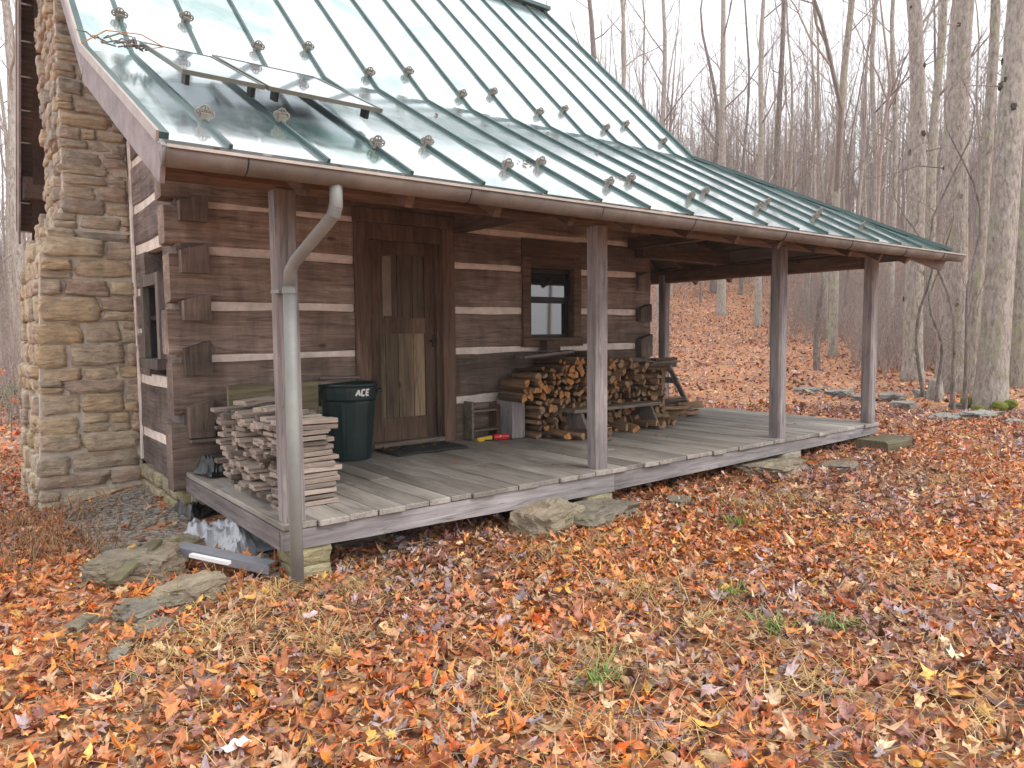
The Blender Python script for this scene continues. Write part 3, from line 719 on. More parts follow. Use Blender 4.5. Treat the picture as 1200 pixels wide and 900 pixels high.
fbd = MB(); fbd.box((XE0+.03, -2.645, 1.87), (XE1-.05, -2.62, 1.955)); fbd.build('eave_board', M['beam'], cab)
# downspout
dsb = MB()
P_ = [(.107, -2.71, 1.88), (.107, -2.71, 1.76), (.10, -2.69, 1.71), (.035, -2.32, 1.5), (.028, -2.262, 1.45), (.028, -2.25, 1.36)]
dsb.tube(P_, [.033]*6, 12)
for i in range(8):
    q = Vector(P_[1]).lerp(Vector(P_[2]), i/7); dsb.tube([q, q+Vector((-.001, .002, -.004))], [.0355, .0355], 12)
ds = dsb.build('downspout', M['spout'], cab, smooth=True)
dl = MB(); dl.tube([(.028, -2.25, 1.37), (.028, -2.24, .4), (.03, -2.235, -.42)], [.036]*3, 14); dl.build('lower_pipe', M['spout'], ds, smooth=True)
ps = MB(); ps.tube([(.028, -2.25, 1.33), (.028, -2.25, 1.36)], [.041]*2, 14); ps.box((-.02, -2.21, 1.335), (.05, -2.09, 1.355)); ps.build('strap', M['spout'], ds)
# piers
def pier(cx, cy, w_, d_, z0, z1, n):
    b = MB(); h = (z1-z0)/n
    for i in range(n):
        b.rock((cx+rnd(-.015, .015), cy+rnd(-.015, .015), z0+h*(i+.5)), (w_/2*rnd(.92, 1.05), d_/2*rnd(.92, 1.05), h/2*1.02), amp=.1, sq=.15)
    return b.build('stone_pier', M['pier'], cab, smooth=True)
pier(.17, -1.98, .25, .28, -.52, -.155, 3); pier(2.6, -1.97, .3, .3, -.5, -.185, 2); pier(5.35, -1.97, .34, .3, -.42, -.15, 1); pier(7.0, -1.9, .3, .3, -.4, -.14, 2)
pier(7.0, 1.1, .3, .3, -.4, -.14, 2)

# ------------------------------------------------------------------ solar panels, roof litter
nlow = Vector((0, -dlow.z, dlow.y)); nlow = nlow if nlow.z > 0 else -nlow
def lowpt(x, y, off): return Vector((x, y, ZE+(y-YE)*(1.2/2.185))) + nlow*off
def solar(x0, x1, ya, yb_, label, offa=.05, offb=.13):
    A, B = lowpt(x0, ya, offa), lowpt(x0, yb_, offb); d = (A-B).normalized(); n_ = Vector((1, 0, 0)).cross(d).normalized()
    c = (lowpt((x0+x1)/2, ya, offa)+lowpt((x0+x1)/2, yb_, offb))/2; hl = (A-B).length/2; hw = (x1-x0)/2
    t = thing('solar_panel', label, 'solar panel', tuple(c), group='solar panels on the porch roof')
    g = MB(); g.obox(c, (Vector((1, 0, 0)), d, n_), (hw-.017, hl-.017, .009)); g.build('panel_glass', M['pv'], t)
    f = MB(); X = Vector((1, 0, 0))
    for s_ in (-1, 1):
        f.obox(c+X*s_*(hw-.009), (X, d, n_), (.007, hl, .013)); f.obox(c+d*s_*(hl-.009), (X, d, n_), (hw-.017, .007, .0125))
    f.build('panel_frame', M['frame_alu'], t)
    for s_ in (-.8, .8):
        b = MB(); b.obox(c+X*s_*hw-d*(hl-.1)-n_*.045, (X, d, n_), (.012, .04, .03)); b.build('bracket', M['black'], t)
solar(-.40, .055, -.88, -1.84, 'small framed solar panel on the porch roof, left one of the pair nearest the chimney')
solar(.075, .82, -.80, -1.84, 'wider solar panel on the porch roof, right one of the pair')
lt = MB()
for i in range(26):
    x = rnd(-.66, -.30); p = lowpt(x, -.93+.1*rnd(-1, 1)+.15*(x+.66), .02); q = p+Vector((rnd(-.15, .2), rnd(-.06, .08), rnd(.01, .05))); lt.tube([p, (p+q)/2+Vector((0, 0, rnd(0, .03))), q], [.005, .005, .003], 4)
tag(lt.build('twig_heap', M['bark3']), 'small heap of dark twigs lying on the left edge of the porch roof', 'twigs')
vn = MB(); vn.tube([lowpt(-.74, -1.0, .0), lowpt(-.6, -.93, .09), lowpt(-.4, -.92, .11), lowpt(-.2, -.9, .04)], [.004]*4, 5); tag(vn.build('bent_vine', M['splitend']), 'thin reddish bent stem arching over the twigs on the roof edge', 'vine')

# ------------------------------------------------------------------ things on the porch
# scrap boards stack
protos = []
for i in range(14):
    b = MB(); Lb, Wb, Hb = rnd(.3, .42), rnd(.06, .17), rnd(.02, .034)
    b.box((-Lb/2, -Wb/2, 0), (Lb/2, Wb/2, Hb), rnd(0, 1), bev=.003); o = b.build('scrap_board', M['scrap']); protos.append([o, Lb, Wb, Hb, False])
def place(pr, loc, rot, label, cat, group):
    o = pr[0] if not pr[4] else pr[0].copy()
    if pr[4]: C.objects.link(o); ALL.append(o)
    pr[4] = True; o.location = loc; o.rotation_euler = rot; tag(o, label, cat, group); return o
z = .004; layer = 0
while z < .56:
    y = -1.78; th_ = .03
    while y < -.50:
        pr = random.choice(protos); wd = pr[2]
        if y+wd > -.44: break
        xc = .30 + rnd(-.05, .06)
        if -1.2 < y+wd/2 < -1.08: y += .05; continue
        place(pr, (xc, y+wd/2, z+rnd(0, .003)), (rnd(-.03, .03), rnd(-.03, .03), rnd(-.09, .09)), 'short weathered scrap board in the stack behind the front left porch post', 'board', 'scrap boards stacked on the porch corner')
        y += wd+rnd(.004, .045)
    z += .035; layer += 1
for i in range(4):
    pr = protos[i*2]
    place(pr, (.33+rnd(-.04, .04), -1.55+i*.3, z+.004+.018*(i % 2)), (rnd(-.03, .03), rnd(-.05, .03), rnd(.5, 1.2)), 'weathered scrap board laid crosswise on top of the stack', 'board', 'scrap boards laid on top of the stack')
b = MB(); b.box((.22, -.44, .30), (.95, -.40, .71), bev=.003); tag(b.build('olive_plank', M['olive']), 'wide olive tinted board standing behind the scrap stack', 'board')
b = MB(); b.box((.02, -.12, .245), (.62, -.03, .27), bev=.002); tag(b.build('thin_plank', M['bench']), 'thin pale plank poking out by the cabin corner beside the stack', 'board')
b = MB(); b.box((.35, -.2, .0), (.4, -.03, .243)); tag(b.build('support_block', M['benchleg']), 'low wooden stand under the thin plank at the cabin corner', 'stand')
# crumpled sheets
def sheet(name, c, sx_, sy_, h, mat, label, cat, rot=0, n=22, seed=0, drape=None):
    b = MB(); vs = []; fs = []; ca, sa_ = math.cos(rot), math.sin(rot)
    for j in range(n+1):
        for i in range(n+1):
            u, v = i/n-.5, j/n-.5; e = noise.noise(Vector((u*2.5+seed, v*2.5, 0)))*.9+.45*(.35-abs(noise.noise(Vector((u*3+v*3, v*7+seed, 5)))))+.3*(.3-abs(noise.noise(Vector((u*9-v*4, v*5+seed, 7)))))
            rr = (1+.3*noise.noise(Vector((u*2, v*2, seed)))); x = u*sx_*rr; y = v*sy_*rr
            fall = max(0, 1-(2*max(abs(u), abs(v)))**3)
            X, Y = c[0]+x*ca-y*sa_, c[1]+x*sa_+y*ca
            vs.append((X, Y, (ground(X, Y) if c[2] is None else c[2])+.02+h*max(0, .35+e)*fall))
    for j in range(n):
        for i in range(n): fs.append((j*(n+1)+i, j*(n+1)+i+1, (j+1)*(n+1)+i+1, (j+1)*(n+1)+i))
    b.add(vs, fs); o = b.build(name, mat); md = o.modifiers.new('s', 'SOLIDIFY'); md.thickness = .004; return tag(o, label, cat)
p = G(272, 638); sheet('plastic_sheet', (p.x, p.y, None), .6, .85, .26, M['tarp'], 'crumpled silver plastic sheet on the ground beside the deck edge', 'plastic sheet', .4, 36, 3)
p = G(232, 600); sheet('black_bag', (p.x+.05, p.y, None), .4, .45, .26, M['bag'], 'black plastic bag bunched on the ground under the deck corner', 'bag', .1, 24, 8)
sheet('black_plastic', (.16, -.25, .0), .25, .34, .16, M['bag'], 'bunched black plastic on the deck between wall and board stack', 'plastic', .2, 18, 12)
sheet('clear_plastic', (.72, -1.0, .0), .2, .22, .12, M['tarp'], 'small crumpled clear plastic on the deck beside the stack', 'plastic', .8, 16, 17)

# bin
cx, cy = 1.30, -.27
bn = thing('trash_can', 'tall dark green rubber trash can with white lettering by the door', 'trash can', (cx, cy, .003))
def ring(b, zs, rs, k=36, c=(cx, cy), closed=False, mod=None):
    vs = []
    for z, r in zip(zs, rs):
        for j in range(k):
            a = 2*math.pi*j/k; q = r + (mod(a, z) if mod else 0); vs.append((c[0]+q*math.cos(a), c[1]+q*math.sin(a), z))
    fs = [(i*k+j, i*k+(j+1) % k, (i+1)*k+(j+1) % k, (i+1)*k+j) for i in range(len(zs)-1) for j in range(k)]
    b.add(vs, fs, .5)
b = MB(); ring(b, [.004, .004, .03, .50, .52, .54, .60, .655], [.01, .185, .19, .232, .232, .245, .25, .252], mod=lambda a, z: -.007*(1 if (math.sin(a*6+1) > .3 and .06 < z < .52) else 0))
ring(b, [.655, .655, .05, .05], [.252, .243, .18, .01]); b.build('body', M['rubber'], bn, smooth=False)
b = MB(); ring(b, [.645, .645, .672, .676, .67, .645], [.252, .268, .27, .262, .246, .246]); b.build('rim', M['rubber'], bn, smooth=True)
for s_ in (1, -1):
    b = MB(); a0 = math.atan2(CAM.y-cy, CAM.x-cx)+s_*math.pi/2; u = Vector((math.cos(a0), math.sin(a0), 0)); vv = Vector((-u.y, u.x, 0)); c = Vector((cx, cy, .6))
    b.tube([c+u*.245-vv*.07, c+u*.285-vv*.06, c+u*.285+vv*.06, c+u*.245+vv*.07], [.014]*4, 8); b.build('handle', M['rubber'], bn)
# lettering wrapped at the can surface
ang = math.atan2(CAM.y-cy, CAM.x-cx)+.54
lt = MB(); strokes = {'A': [((0, 0), (.4, 1)), ((.4, 1), (.8, 0)), ((.2, .35), (.65, .35))], 'C': [((.75, 1), (.1, 1)), ((.1, 1), (.1, 0)), ((.1, 0), (.75, 0))], 'E': [((.1, 0), (.1, 1)), ((.1, 1), (.7, 1)), ((.1, .5), (.6, .5)), ((.1, 0), (.7, 0))]}
hh = .048; x_ = 0
for chh in 'ACE':
    for (p, q) in strokes[chh]:
        P3 = []
        for (u, v) in (p, q):
            a = ang + ((x_+u*hh*.95+v*hh*.18) - .075)/.254; P3.append(Vector((cx+.2535*math.cos(a), cy+.2535*math.sin(a), .575+v*hh)))
        nrm = Vector((math.cos(ang), math.sin(ang), 0)); lt.bar(P3[0], P3[1], .015, .004, up=nrm)
    x_ += hh*.95
lt.build('lettering', M['white'], bn)
for i, (dx, dy, rz, lb) in enumerate([(-.12, .0, .45, 'grey board lying across the trash can rim, the longer one'), (-.02, .12, -.2, 'short grey board end resting on the trash can rim at the back')]):
    b = MB(); b.box((-.23+i*.06, -.05, 0), (.23-i*.06, .05, .022), bev=.002); o = b.build('loose_board', M['scrap']); o.location = (cx+dx, cy+dy, .68+.024*i); o.rotation_euler = (0, 0, rz); tag(o, lb, 'board')

b = MB(); n = 20; vs = []; 
b.box((1.66, -.50, .006), (2.42, -.06, .022), bev=.004); tag(b.build('doormat', M['mat']), 'dark fibre doormat with leaves on it before the plank door', 'doormat')
# little open shelf
t = thing('small_shelf', 'small open wooden shelf with two boards standing right of the door', 'shelf', (2.7, -.1, .004))
b = MB(); b.box((2.70, -.16, .004), (2.725, -.012, .40), bev=.002); b.build('side_panel', M['bench'], t); b = MB(); b.box((3.02, -.16, .004), (3.045, -.012, .36), bev=.002); b.build('side_panel', M['trim'], t)
b = MB(); b.box((2.726, -.158, .09), (3.019, -.012, .11)); b.build('shelf_board', M['bench'], t); b = MB(); b.box((2.726, -.158, .29), (3.019, -.012, .31)); b.build('shelf_board', M['bench'], t)
t = thing('caulk_tube', 'red and yellow tool lying on the deck before the small shelf', 'tool', (2.85, -.24, .03))
b = MB(); b.tube([(2.88, -.28, .035), (3.03, -.32, .035), (3.05, -.325, .035)], [.032, .032, .015], 10); b.build('barrel', M['red'], t)
b = MB(); b.box((2.93, -.325, .03), (2.98, -.315, .055)); b.build('white_mark', M['white'], t)
b = MB(); b.tube([(2.72, -.22, .025), (2.86, -.275, .035)], [.012, .024], 8); b.box((2.71, -.26, .005), (2.78, -.2, .02)); b.build('grip', M['yellow'], t)
b = MB(); b.tube([(2.861, -.277, .035), (2.879, -.28, .035)], [.022, .03], 8); b.build('collar', M['black'], t)
b = MB(); b.box((3.08, -.34, .004), (3.25, -.06, .44), bev=.008); tag(b.build('wood_block', M['post']), 'upright grey timber block at the left end of the firewood', 'timber block')

# firewood: split pieces, axis along local Y
fwp = []
for i in range(10):
    b = MB(); Lg = rnd(.38, .46); r = rnd(.036, .064); kind = (0, 1, 1, 2, 1)[i % 5]
    if kind == 0: prof = [(0, 0), (r*1.2, 0), (r*1.1, r*.6), (r*.6, r*1.05), (0, r*1.2)]
    elif kind == 1: prof = [(0, 0), (r*1.7, .1*r), (r*1.6, r*.75), (.2*r, r*.85)]
    else: prof = [(-r*.7, 0), (r*.7, 0), (r*.5, r*.8), (0, r*1.05), (-r*.45, r*.8)]
    cxp = sum(p[0] for p in prof)/len(prof); czp = sum(p[1] for p in prof)/len(prof); n = len(prof); vs = []; sdd = rnd(0, 99)
    for k in range(5):
        yy = -Lg/2+Lg*k/4
        for (u, v) in prof:
            e = noise.noise_vector(Vector((u*9, yy*5, sdd)))*.008; vs.append((u-cxp+e.x, yy+(e.y*.5 if k in (0, 4) else 0), v-czp+e.z))
    tt = rnd(0, 1); b.add(vs, [], tt)
    for k in range(4):
        for j in range(n):
            b.f.append((k*n+j, k*n+(j+1) % n, (k+1)*n+(j+1) % n, (k+1)*n+j)); b.mi.append(2 if (kind != 1 and j >= 2 and j < n-1) else 1)
    b.f.append(tuple(range(n))[::-1]); b.mi.append(0); b.f.append(tuple(range(4*n, 5*n))); b.mi.append(0)
    b2 = b
    me_end = M['splitend'] if i % 2 == 0 else M['split']
    o = b.build('firewood', [me_end, M['split'], M['bark']]); fwp.append([o, Lg, r*1.15, r*1.05, False])
def ftop(x):
    P = [(3.0, .5), (3.2, .66), (3.6, .84), (4.25, .88), (4.9, .76), (5.3, .68)]
    for (a, b_), (c, d) in zip(P[:-1], P[1:]):
        if x <= c: return b_+(d-b_)*(x-a)/(c-a)
    return .6
FL = 'split firewood piece in the pile under the small window'; FG = 'split firewood stacked against the wall'
z = .04; row = 0
while z < .9:
    x = 3.30 if z < .44 else 3.08
    x += .04*(row % 2)
    while x < 5.28:
        if z > ftop(x)-.03: x += .1; continue
        jumble = x > 4.3 and rnd(0, 1) < .45
        prs = fwp[0::2] if (x < 4.35 and z > .42 and rnd(0, 1) < .85) else fwp[1::2] if rnd(0, 1) < .75 else fwp
        pr = random.choice(prs)
        rz = rnd(-.12, .12) if not jumble else rnd(-.9, .9)
        place(pr, (x, -.29+rnd(-.05, .04)-(.04 if jumble else 0), z), (rnd(-.06, .06), rnd(0, 6.28), rz), FL, 'firewood', FG)
        x += rnd(.068, .09)
    z += .067; row += 1
for i in range(16):
    pr = fwp[i % 10]; place(pr, (rnd(5.42, 6.1), rnd(-.3, -.12)+.0, .05+.085*(i // 7)), (0, rnd(0, 6), 1.57+rnd(-.35, .35)), 'split firewood piece in the low heap at the pile end', 'firewood', 'loose firewood past the cabin corner')
for i in range(14):
    pr = fwp[(i*3) % 10]; place(pr, (3.42+i*.13+rnd(-.03, .03), -.58-rnd(0, .08), .055), (rnd(-.1, .1), rnd(0, 6), rnd(-.35, .35)), 'split firewood piece at the foot of the pile behind the bench', 'firewood', 'firewood at the foot of the pile')
b = MB(); b.bar((3.3, -.2, .84), (4.0, -.22, .885), .16, .03, bev=.002); tag(b.build('weathered_plank', M['benchleg']), 'dark weathered plank lying on top of the firewood', 'board')
b = MB(); b.box((3.70, -.17, .895), (3.9, -.05, 1.01), bev=.004); tag(b.build('short_block', M['gable']), 'short brown block on the firewood below the window sill', 'wood block')
b = MB(); b.box((5.30, -.42, .004), (5.37, -.35, .62), .4, bev=.004); tag(b.build('upright_stake', M['split']), 'upright stake holding the right end of the firewood', 'stake')
# bench
t = thing('low_bench', 'low plank bench with splayed board legs before the firewood', 'bench', (4.2, -.6, .004))
b = MB(); b.box((3.58, -.74, .262), (4.92, -.48, .298), bev=.004); b.build('seat', M['bench'], t)
for x in (3.68, 4.76):
    b = MB(); vs = []
    for xx_ in (x, x+.035): vs += [(xx_, -.86, .004), (xx_, -.36, .004), (xx_, -.50, .26), (xx_, -.72, .26)]
    b.add(vs, [(0, 1, 2, 3), (7, 6, 5, 4), (0, 4, 5, 1), (1, 5, 6, 2), (2, 6, 7, 3), (3, 7, 4, 0)]); b.build('leg', M['benchleg'], t)
# sawhorse
t = thing('sawhorse', 'grey sawhorse with splayed legs at the far porch corner', 'sawhorse', (6.2, .4, .004))
b = MB(); b.box((5.6, .33, .60), (6.5, .46, .66), bev=.003); b.box((5.65, .35, .545), (6.4, .44, .598)); b.build('top_beam', M['benchleg'], t)
for (xx_, sgn) in ((6.36, 1), (5.72, -1)):
    for yy, ty in ((.36, .12), (.43, .68)):
        b = MB(); b.bar((xx_, yy, .62), (xx_+.18*sgn, ty, .006), .075, .028, up=(sgn, 0, .3), bev=.002); b.build('leg', M['post'], t)
    b = MB(); b.box((xx_+.05*sgn-.012, .24, .38), (xx_+.05*sgn+.012, .56, .46)); b.build('brace', M['benchleg'], t)
b = MB(); b.box((5.95, .28, .663), (6.52, .42, .69), bev=.002); tag(b.build('pale_board', M['bench']), 'pale board lying on the sawhorse', 'board')
b = MB(); b.box((6.1, .36, .693), (6.55, .47, .73), bev=.002); tag(b.build('dark_board', M['trimx']), 'short dark board on the pale board on the sawhorse', 'board')

# ------------------------------------------------------------------ stones and things on the ground
def rockat(px, py, half, rot, label, mat='rock', name='rock', up=.3, t=None, group=None, amp=.2, sq=.5):
    p = G(px, py); b = MB(); b.origin = (p.x, p.y, p.z); b.rock((p.x, p.y, p.z+half[2]*up), half, rot, t, amp*1.25, 14, sq*.8); return tag(b.build(name, M[mat], smooth=False), label, 'rock', group)
rockat(643, 622, (.3, .2, .15), .3, 'large rounded mossy rock in front of the deck, left half of the pair', amp=.16, t=.95, sq=.7)
rockat(700, 610, (.36, .2, .09), .2, 'long flat dark rock beside the rounded one in front of the deck', t=.15, sq=.35)
rockat(905, 552, (.36, .25, .07), .1, 'flat pale rock under the deck edge near the third post', t=.9, sq=.35)
rockat(795, 592, (.16, .1, .05), .8, 'small grey rock among leaves right of the middle pier', t=.5)
rockat(985, 550, (.24, .16, .05), .3, 'low dark rock in front of the timber step', t=.1)
b = MB(); b.origin = (6.8, -2.4, -.28); b.hewn((6.5, -2.55, -.28), (7.08, -2.2, -.12), 0, amp=.02, step=.1); o = b.build('timber_step', M['olive']); tag(o, 'squared log step lying at the right front deck corner', 'step')
rockat(160, 680, (.24, .17, .13), -.5, 'dark grey lichened boulder at the back left of the rock heap', t=.4, amp=.25)
rockat(203, 655, (.2, .15, .09), .6, 'smooth olive brown rock behind the grey boulder', t=.9)
rockat(222, 706, (.17, .11, .1), .3, 'pale tan boulder in front of the grey channel', t=.95, amp=.28)
rockat(186, 722, (.15, .08, .07), .2, 'brown layered rock below the boulders', t=.6, amp=.28)
rockat(180, 742, (.09, .06, .04), 0, 'small lichened stone at the lower edge of the heap', t=.3)
rockat(148, 768, (.09, .05, .04), .8, 'flat stone half buried in leaves below the heap', t=.7)
rockat(95, 742, (.1, .04, .05), .9, 'slanted brown stone left of the heap among leaves', t=.2)
rockat(165, 798, (.045, .035, .025), .8, 'little flat stone lowest in the leaves', t=.7)
rockat(318, 682, (.05, .05, .03), 0, 'small mossy stone right of the heap', t=.5)
rockat(150, 722, (.1, .06, .05), 1.2, 'small dark angular stone between the heap boulders', t=.1)
p = G(268, 676); b = MB(); b.origin = tuple(p)
ca = math.atan2(-.35, 1)
q0, q1 = G(212, 668), G(318, 682); q0.z += .16; q1.z += .10
b.bar(q0, q1, .1, .012, bev=.002); b.bar(q0+Vector((-.03, -.05, -.02)), q1+Vector((-.03, -.05, -.02)), .012, .05)
t_ = tag(b.build('metal_channel', M['greypvc']), 'grey metal channel lying over the rock heap', 'metal channel')
q0, q1 = G(228, 677), G(272, 683); b = MB(); b.bar(q0+Vector((-.03, -.06, .155)), q1+Vector((-.03, -.06, .135)), .03, .02); tag(b.build('white_strip', M['white']), 'white strip lying along the grey channel', 'strip')
q0, q1 = G(134, 704), G(186, 672); b = MB(); b.bar(q0+Vector((0, 0, .10)), q1+Vector((0, 0, .2)), .07, .025, bev=.003); tag(b.build('mossy_board', M['olive']), 'mossy old board leaning on the boulders', 'board')
q0, q1 = G(395, 655), G(445, 640); b = MB(); b.bar(q0+Vector((0, 0.15, .03)), q1+Vector((0.1, .15, .03)), .1, .05, bev=.003); tag(b.build('deck_scrap', M['bench']), 'weathered board lying on the gravel under the deck', 'board')
q0, q1 = G(300, 650), G(345, 645); b = MB(); b.bar(q0+Vector((0, 0, .04)), q1+Vector((0, 0, .05)), .12, .02, bev=.003); tag(b.build('grey_offcut', M['greypvc']), 'pale grey offcut lying beside the corner pier', 'offcut')
for i, (px, py, h_, lb) in enumerate([(948, 459, (.4, .25, .08), 'pale flat stone left in the row beyond the deck'), (985, 464, (.35, .25, .11), 'grey stone in the row beyond the deck behind the last post'), (1012, 470, (.28, .2, .1), 'rounded stone just left of the last post'), (1045, 470, (.28, .25, .13), 'upright stone just right of the last post'), (1058, 478, (.28, .2, .1), 'low mossy stone in front of the upright one'), (1085, 466, (.2, .2, .13), 'brown stone between the row and the big trees'),
        (1108, 491, (.42, .22, .06), 'flat pale slab below the large grey tree'), (1150, 489, (.35, .22, .08), 'flat slab at the right of the large grey tree foot'), (1128, 478, (.2, .18, .08), 'tan stone at the tree foot'), (1187, 497, (.2, .12, .06), 'lilac grey stone at the right edge')]):
    rockat(px, py, tuple(q*.8 for q in h_), rnd(-.4, .4), lb, 'slate', 'stone', amp=.2, sq=.35)
# gravel under the gable
gv = MB(); 
for i in range(3200):
    a = rnd(0, 1); p = Vector((-.75+rnd(0, .75), 1.5-rnd(0, 2.6), 0)); p.x += .25*max(0, .6-p.y)*0
    if rnd(0, 1) < .35: p = Vector((rnd(.05, 1.6), rnd(-2.0, -1.4), 0))
    if abs(noise.noise(Vector((p.x*2, p.y*2, 0)))) > .5: continue
    s_ = rnd(.008, .024); gv.rock((p.x, p.y, ground(p.x, p.y)+s_*.4), (s_, s_*rnd(.7, 1), s_*.6), rnd(0, 3), None, .2, 0, .3)
tag(gv.build('gravel', M['gravel']), None, None, kind='stuff')

# ------------------------------------------------------------------ trees
def rv(a): return Vector((rnd(-a, a), rnd(-a, a), rnd(-a, a)))
def tree_mb(h, r, seed, lean=(0, 0), first=.35, nb=14, fork=False, levels=3, twigs=1., kseg=9, flare=1.5, up=.75):
    random.seed(seed); tr = MB(); br = MB()
    n = 14; pts = []; rr = []; off = Vector((0, 0, 0)); wob = max(r*.7, .22)
    for i in range(n+1):
        t = i/n; p = Vector((lean[0]*t*h, lean[1]*t*h, t*h)) + Vector((noise.noise(Vector((t*3, seed, 0)))*wob*4*t, noise.noise(Vector((t*3, seed, 9)))*wob*4*t, 0))
        pts.append(p); f = (1-t)**.85*.94+.06; rr.append(r*f*(1+(flare-1)*math.exp(-t*h/.25)))
    pts.insert(1, pts[0].lerp(pts[1], .12)); rr.insert(1, r*(1+(flare-1)*.35)); pts.insert(2, pts[0].lerp(pts[2], .4)); rr.insert(2, r*1.03)
    pts[0].z = -.25
    tr.tube(pts, rr, kseg, .5)
    def along(t):
        x = t*(len(pts)-1); i = min(int(x), len(pts)-2); return pts[i].lerp(pts[i+1], x-i), rr[i]*(1-(x-i))+rr[i+1]*(x-i)
    def branch(p, d, L_, r0, lv):
        m_ = 4 if lv > 1 else 3; q = p.copy(); P2 = [q.copy()]; R2 = [r0]; dd = d.copy(); L_ = L_*rnd(.7, 1.1)
        for i in range(m_):
            dd = (dd + rv(.28) + Vector((0, 0, .12))).normalized(); q = q + dd*L_/m_; P2.append(q.copy()); R2.append(max(.0025, r0*(1-(i+1)/m_*.85)))
        br.tube(P2, R2, 5 if r0 > .03 else 3, None, False)
        if lv > 0:
            k = int((5 if lv > 1 else 6)*twigs*rnd(.8, 1.3))
            for i in range(k):
                s_ = rnd(.2, 1.); j = min(int(s_*m_), m_-1); b0 = P2[j].lerp(P2[j+1], s_*m_-j)
                nd = (dd*.75 + rv(.8) + Vector((0, 0, .25))).normalized(); branch(b0, nd, L_*rnd(.35, .6), max(.003, R2[j]*.5), lv-1)
    for i in range(nb):
        t = first+(1-first)*((i+.5)/nb)**.9; p, r_ = along(min(.985, t)); a = i*2.4+rnd(-.5, .5)
        d = Vector((math.cos(a), math.sin(a), rnd(.6, 2.2)*up)).normalized()
        branch(p, d, h*rnd(.12, .25)*(1.1-t*.5), min(r_*rnd(.22, .42), .06), levels-1)
    if fork:
        p, r_ = along(first); a = rnd(0, 6); branch(p, Vector((math.cos(a)*.25, math.sin(a)*.25, 1)).normalized(), h*.5, r_*.8, levels)
    return tr, br
def make_tree(name, label, cat, loc, mat, group, **kw):
    tr, br = tree_mb(**kw); t = lthing(name, label, cat, loc, 0, group)
    if kw['r'] > .18 and loc.length < 22:
        for i in range(12):
            z_ = rnd(1.2, 8); f = z_/kw['h']; a = rnd(0, 6.28); rr_ = kw['r']*((1-f)**.85*.94+.06); cx_ = kw['lean'][0]*z_ + noise.noise(Vector((f*3, kw['seed'], 0)))*max(kw['r']*.7, .22)*4*f; cy_ = kw['lean'][1]*z_ + noise.noise(Vector((f*3, kw['seed'], 9)))*max(kw['r']*.7, .22)*4*f
            q_ = rnd(.5, 1.1); kb = MB(); kb.rock((cx_+math.cos(a)*rr_*.93, cy_+math.sin(a)*rr_*.93, z_), (.035*q_, .045*q_, .06*q_), a, None, .4, 5, .6); kb.build('knot', M['knot'], t, smooth=True)
            if i % 3 == 0:
                e = Vector((cx_+math.cos(a)*rr_, cy_+math.sin(a)*rr_, z_)); tw = [e]
                for q in range(4): tw.append(tw[-1]+Vector((math.cos(a+rnd(-.5, .5)), math.sin(a+rnd(-.5, .5)), rnd(-.25, .3)))*rnd(.3, .5))
                br.tube(tw, [.013, .009, .006, .004, .002], 4, None, False)
    tr.build('trunk', mat, t, smooth=True); br.build('crown', M['twig'], t)
    return t
def on_ray(px, dist):
    d = ray(px, 386); d = Vector((d.x, d.y, 0)); d.normalize(); c = math.cos(math.atan((px-600)/CF)); p = CAM + d*(dist/c); return Vector((p.x, p.y, ground(p.x, p.y)-.05))
# near individual trees: pixel column at eye level, depth, radius, lean
near = [
 (1163, 11.3, .215, (.035, -.02), 'bark1', 'large pale grey tree with mossy foot behind the flat slabs'),
 (1117, 13.6, .24, (-.004, .0), 'bark1', 'thick knotty grey tree left of the large mossy footed one'),
 (1139, 13.0, .11, (.03, -.02), 'bark2', 'slender green lichened tree between the two thick grey ones'),
 (1196, 14.0, .16, (-.01, .01), 'bark2', 'greenish trunk cut by the right edge of the photo'),
 (1071, 15.4, .19, (-.014, .01), 'bark1', 'straight pale tree just right of the roof tip'),
 (1086, 19.5, .15, (.0, .0), 'bark2', 'thinner straight tree between the pale and knotty ones'),
 (976, 21., .13, (.012, -.01), 'bark2', 'lichened forked tree behind the deck, above its third post'),
 (906, 24., .13, (.01, 0), 'bark3', 'dark leaning tree behind the low end of the roof'),
 (1022, 24., .12, (-.01, 0), 'bark1', 'pale forked tree beyond the roof tip'),
 (845, 33., .2, (-.01, .0), 'bark1', 'grey tree at the top of the leafy clearing'),
 (836, 40., .2, (-.02, .01), 'bark3', 'dark tree at the upper left of the clearing'),
 (888, 30., .16, (.01, .0), 'bark1', 'pale straight tree at the right side of the clearing'),
 (700, 36., .24, (-.02, .01), 'bark3', 'thick dark tree rising behind the roof slope'),
 (722, 41., .18, (.03, -.02), 'bark3', 'tree leaning beside the thick dark one behind the roof'),
 (776, 34., .17, (-.01, 0), 'bark1', 'forked tree rising above the roof valley'),
 (28, 19., .16, (.0, .01), 'bark1', 'grey tree left of the chimney'),
 (8, 24., .14, (-.03, .02), 'bark3', 'slim dark tree at the left edge of the photo')]
for i, (px, dist, r_, ln, bk, lb) in enumerate(near):
    h = 20+3*math.sin(i*2.3)
    ntw = 12 if dist > 18 else 8
    make_tree('bare_tree', lb, 'tree', on_ray(px, dist), M[bk], 'bare trees round the cabin', h=h, r=r_, seed=40+i, lean=ln, first=.3 if dist > 18 else .38, nb=ntw, fork=(i in (6, 8, 14)), levels=3, kseg=14 if dist < 16 else 9, twigs=1.0)
random.seed(5)
mo = MB()
t1 = [o for o in ALL if o.get('label') == near[0][5]][0]
for i in range(14):
    a = rnd(0, 6.28); mo.rock((math.cos(a)*.28, math.sin(a)*.28, rnd(.02, .16)), (.1, .1, .07), a, None, .3, 5, .8)
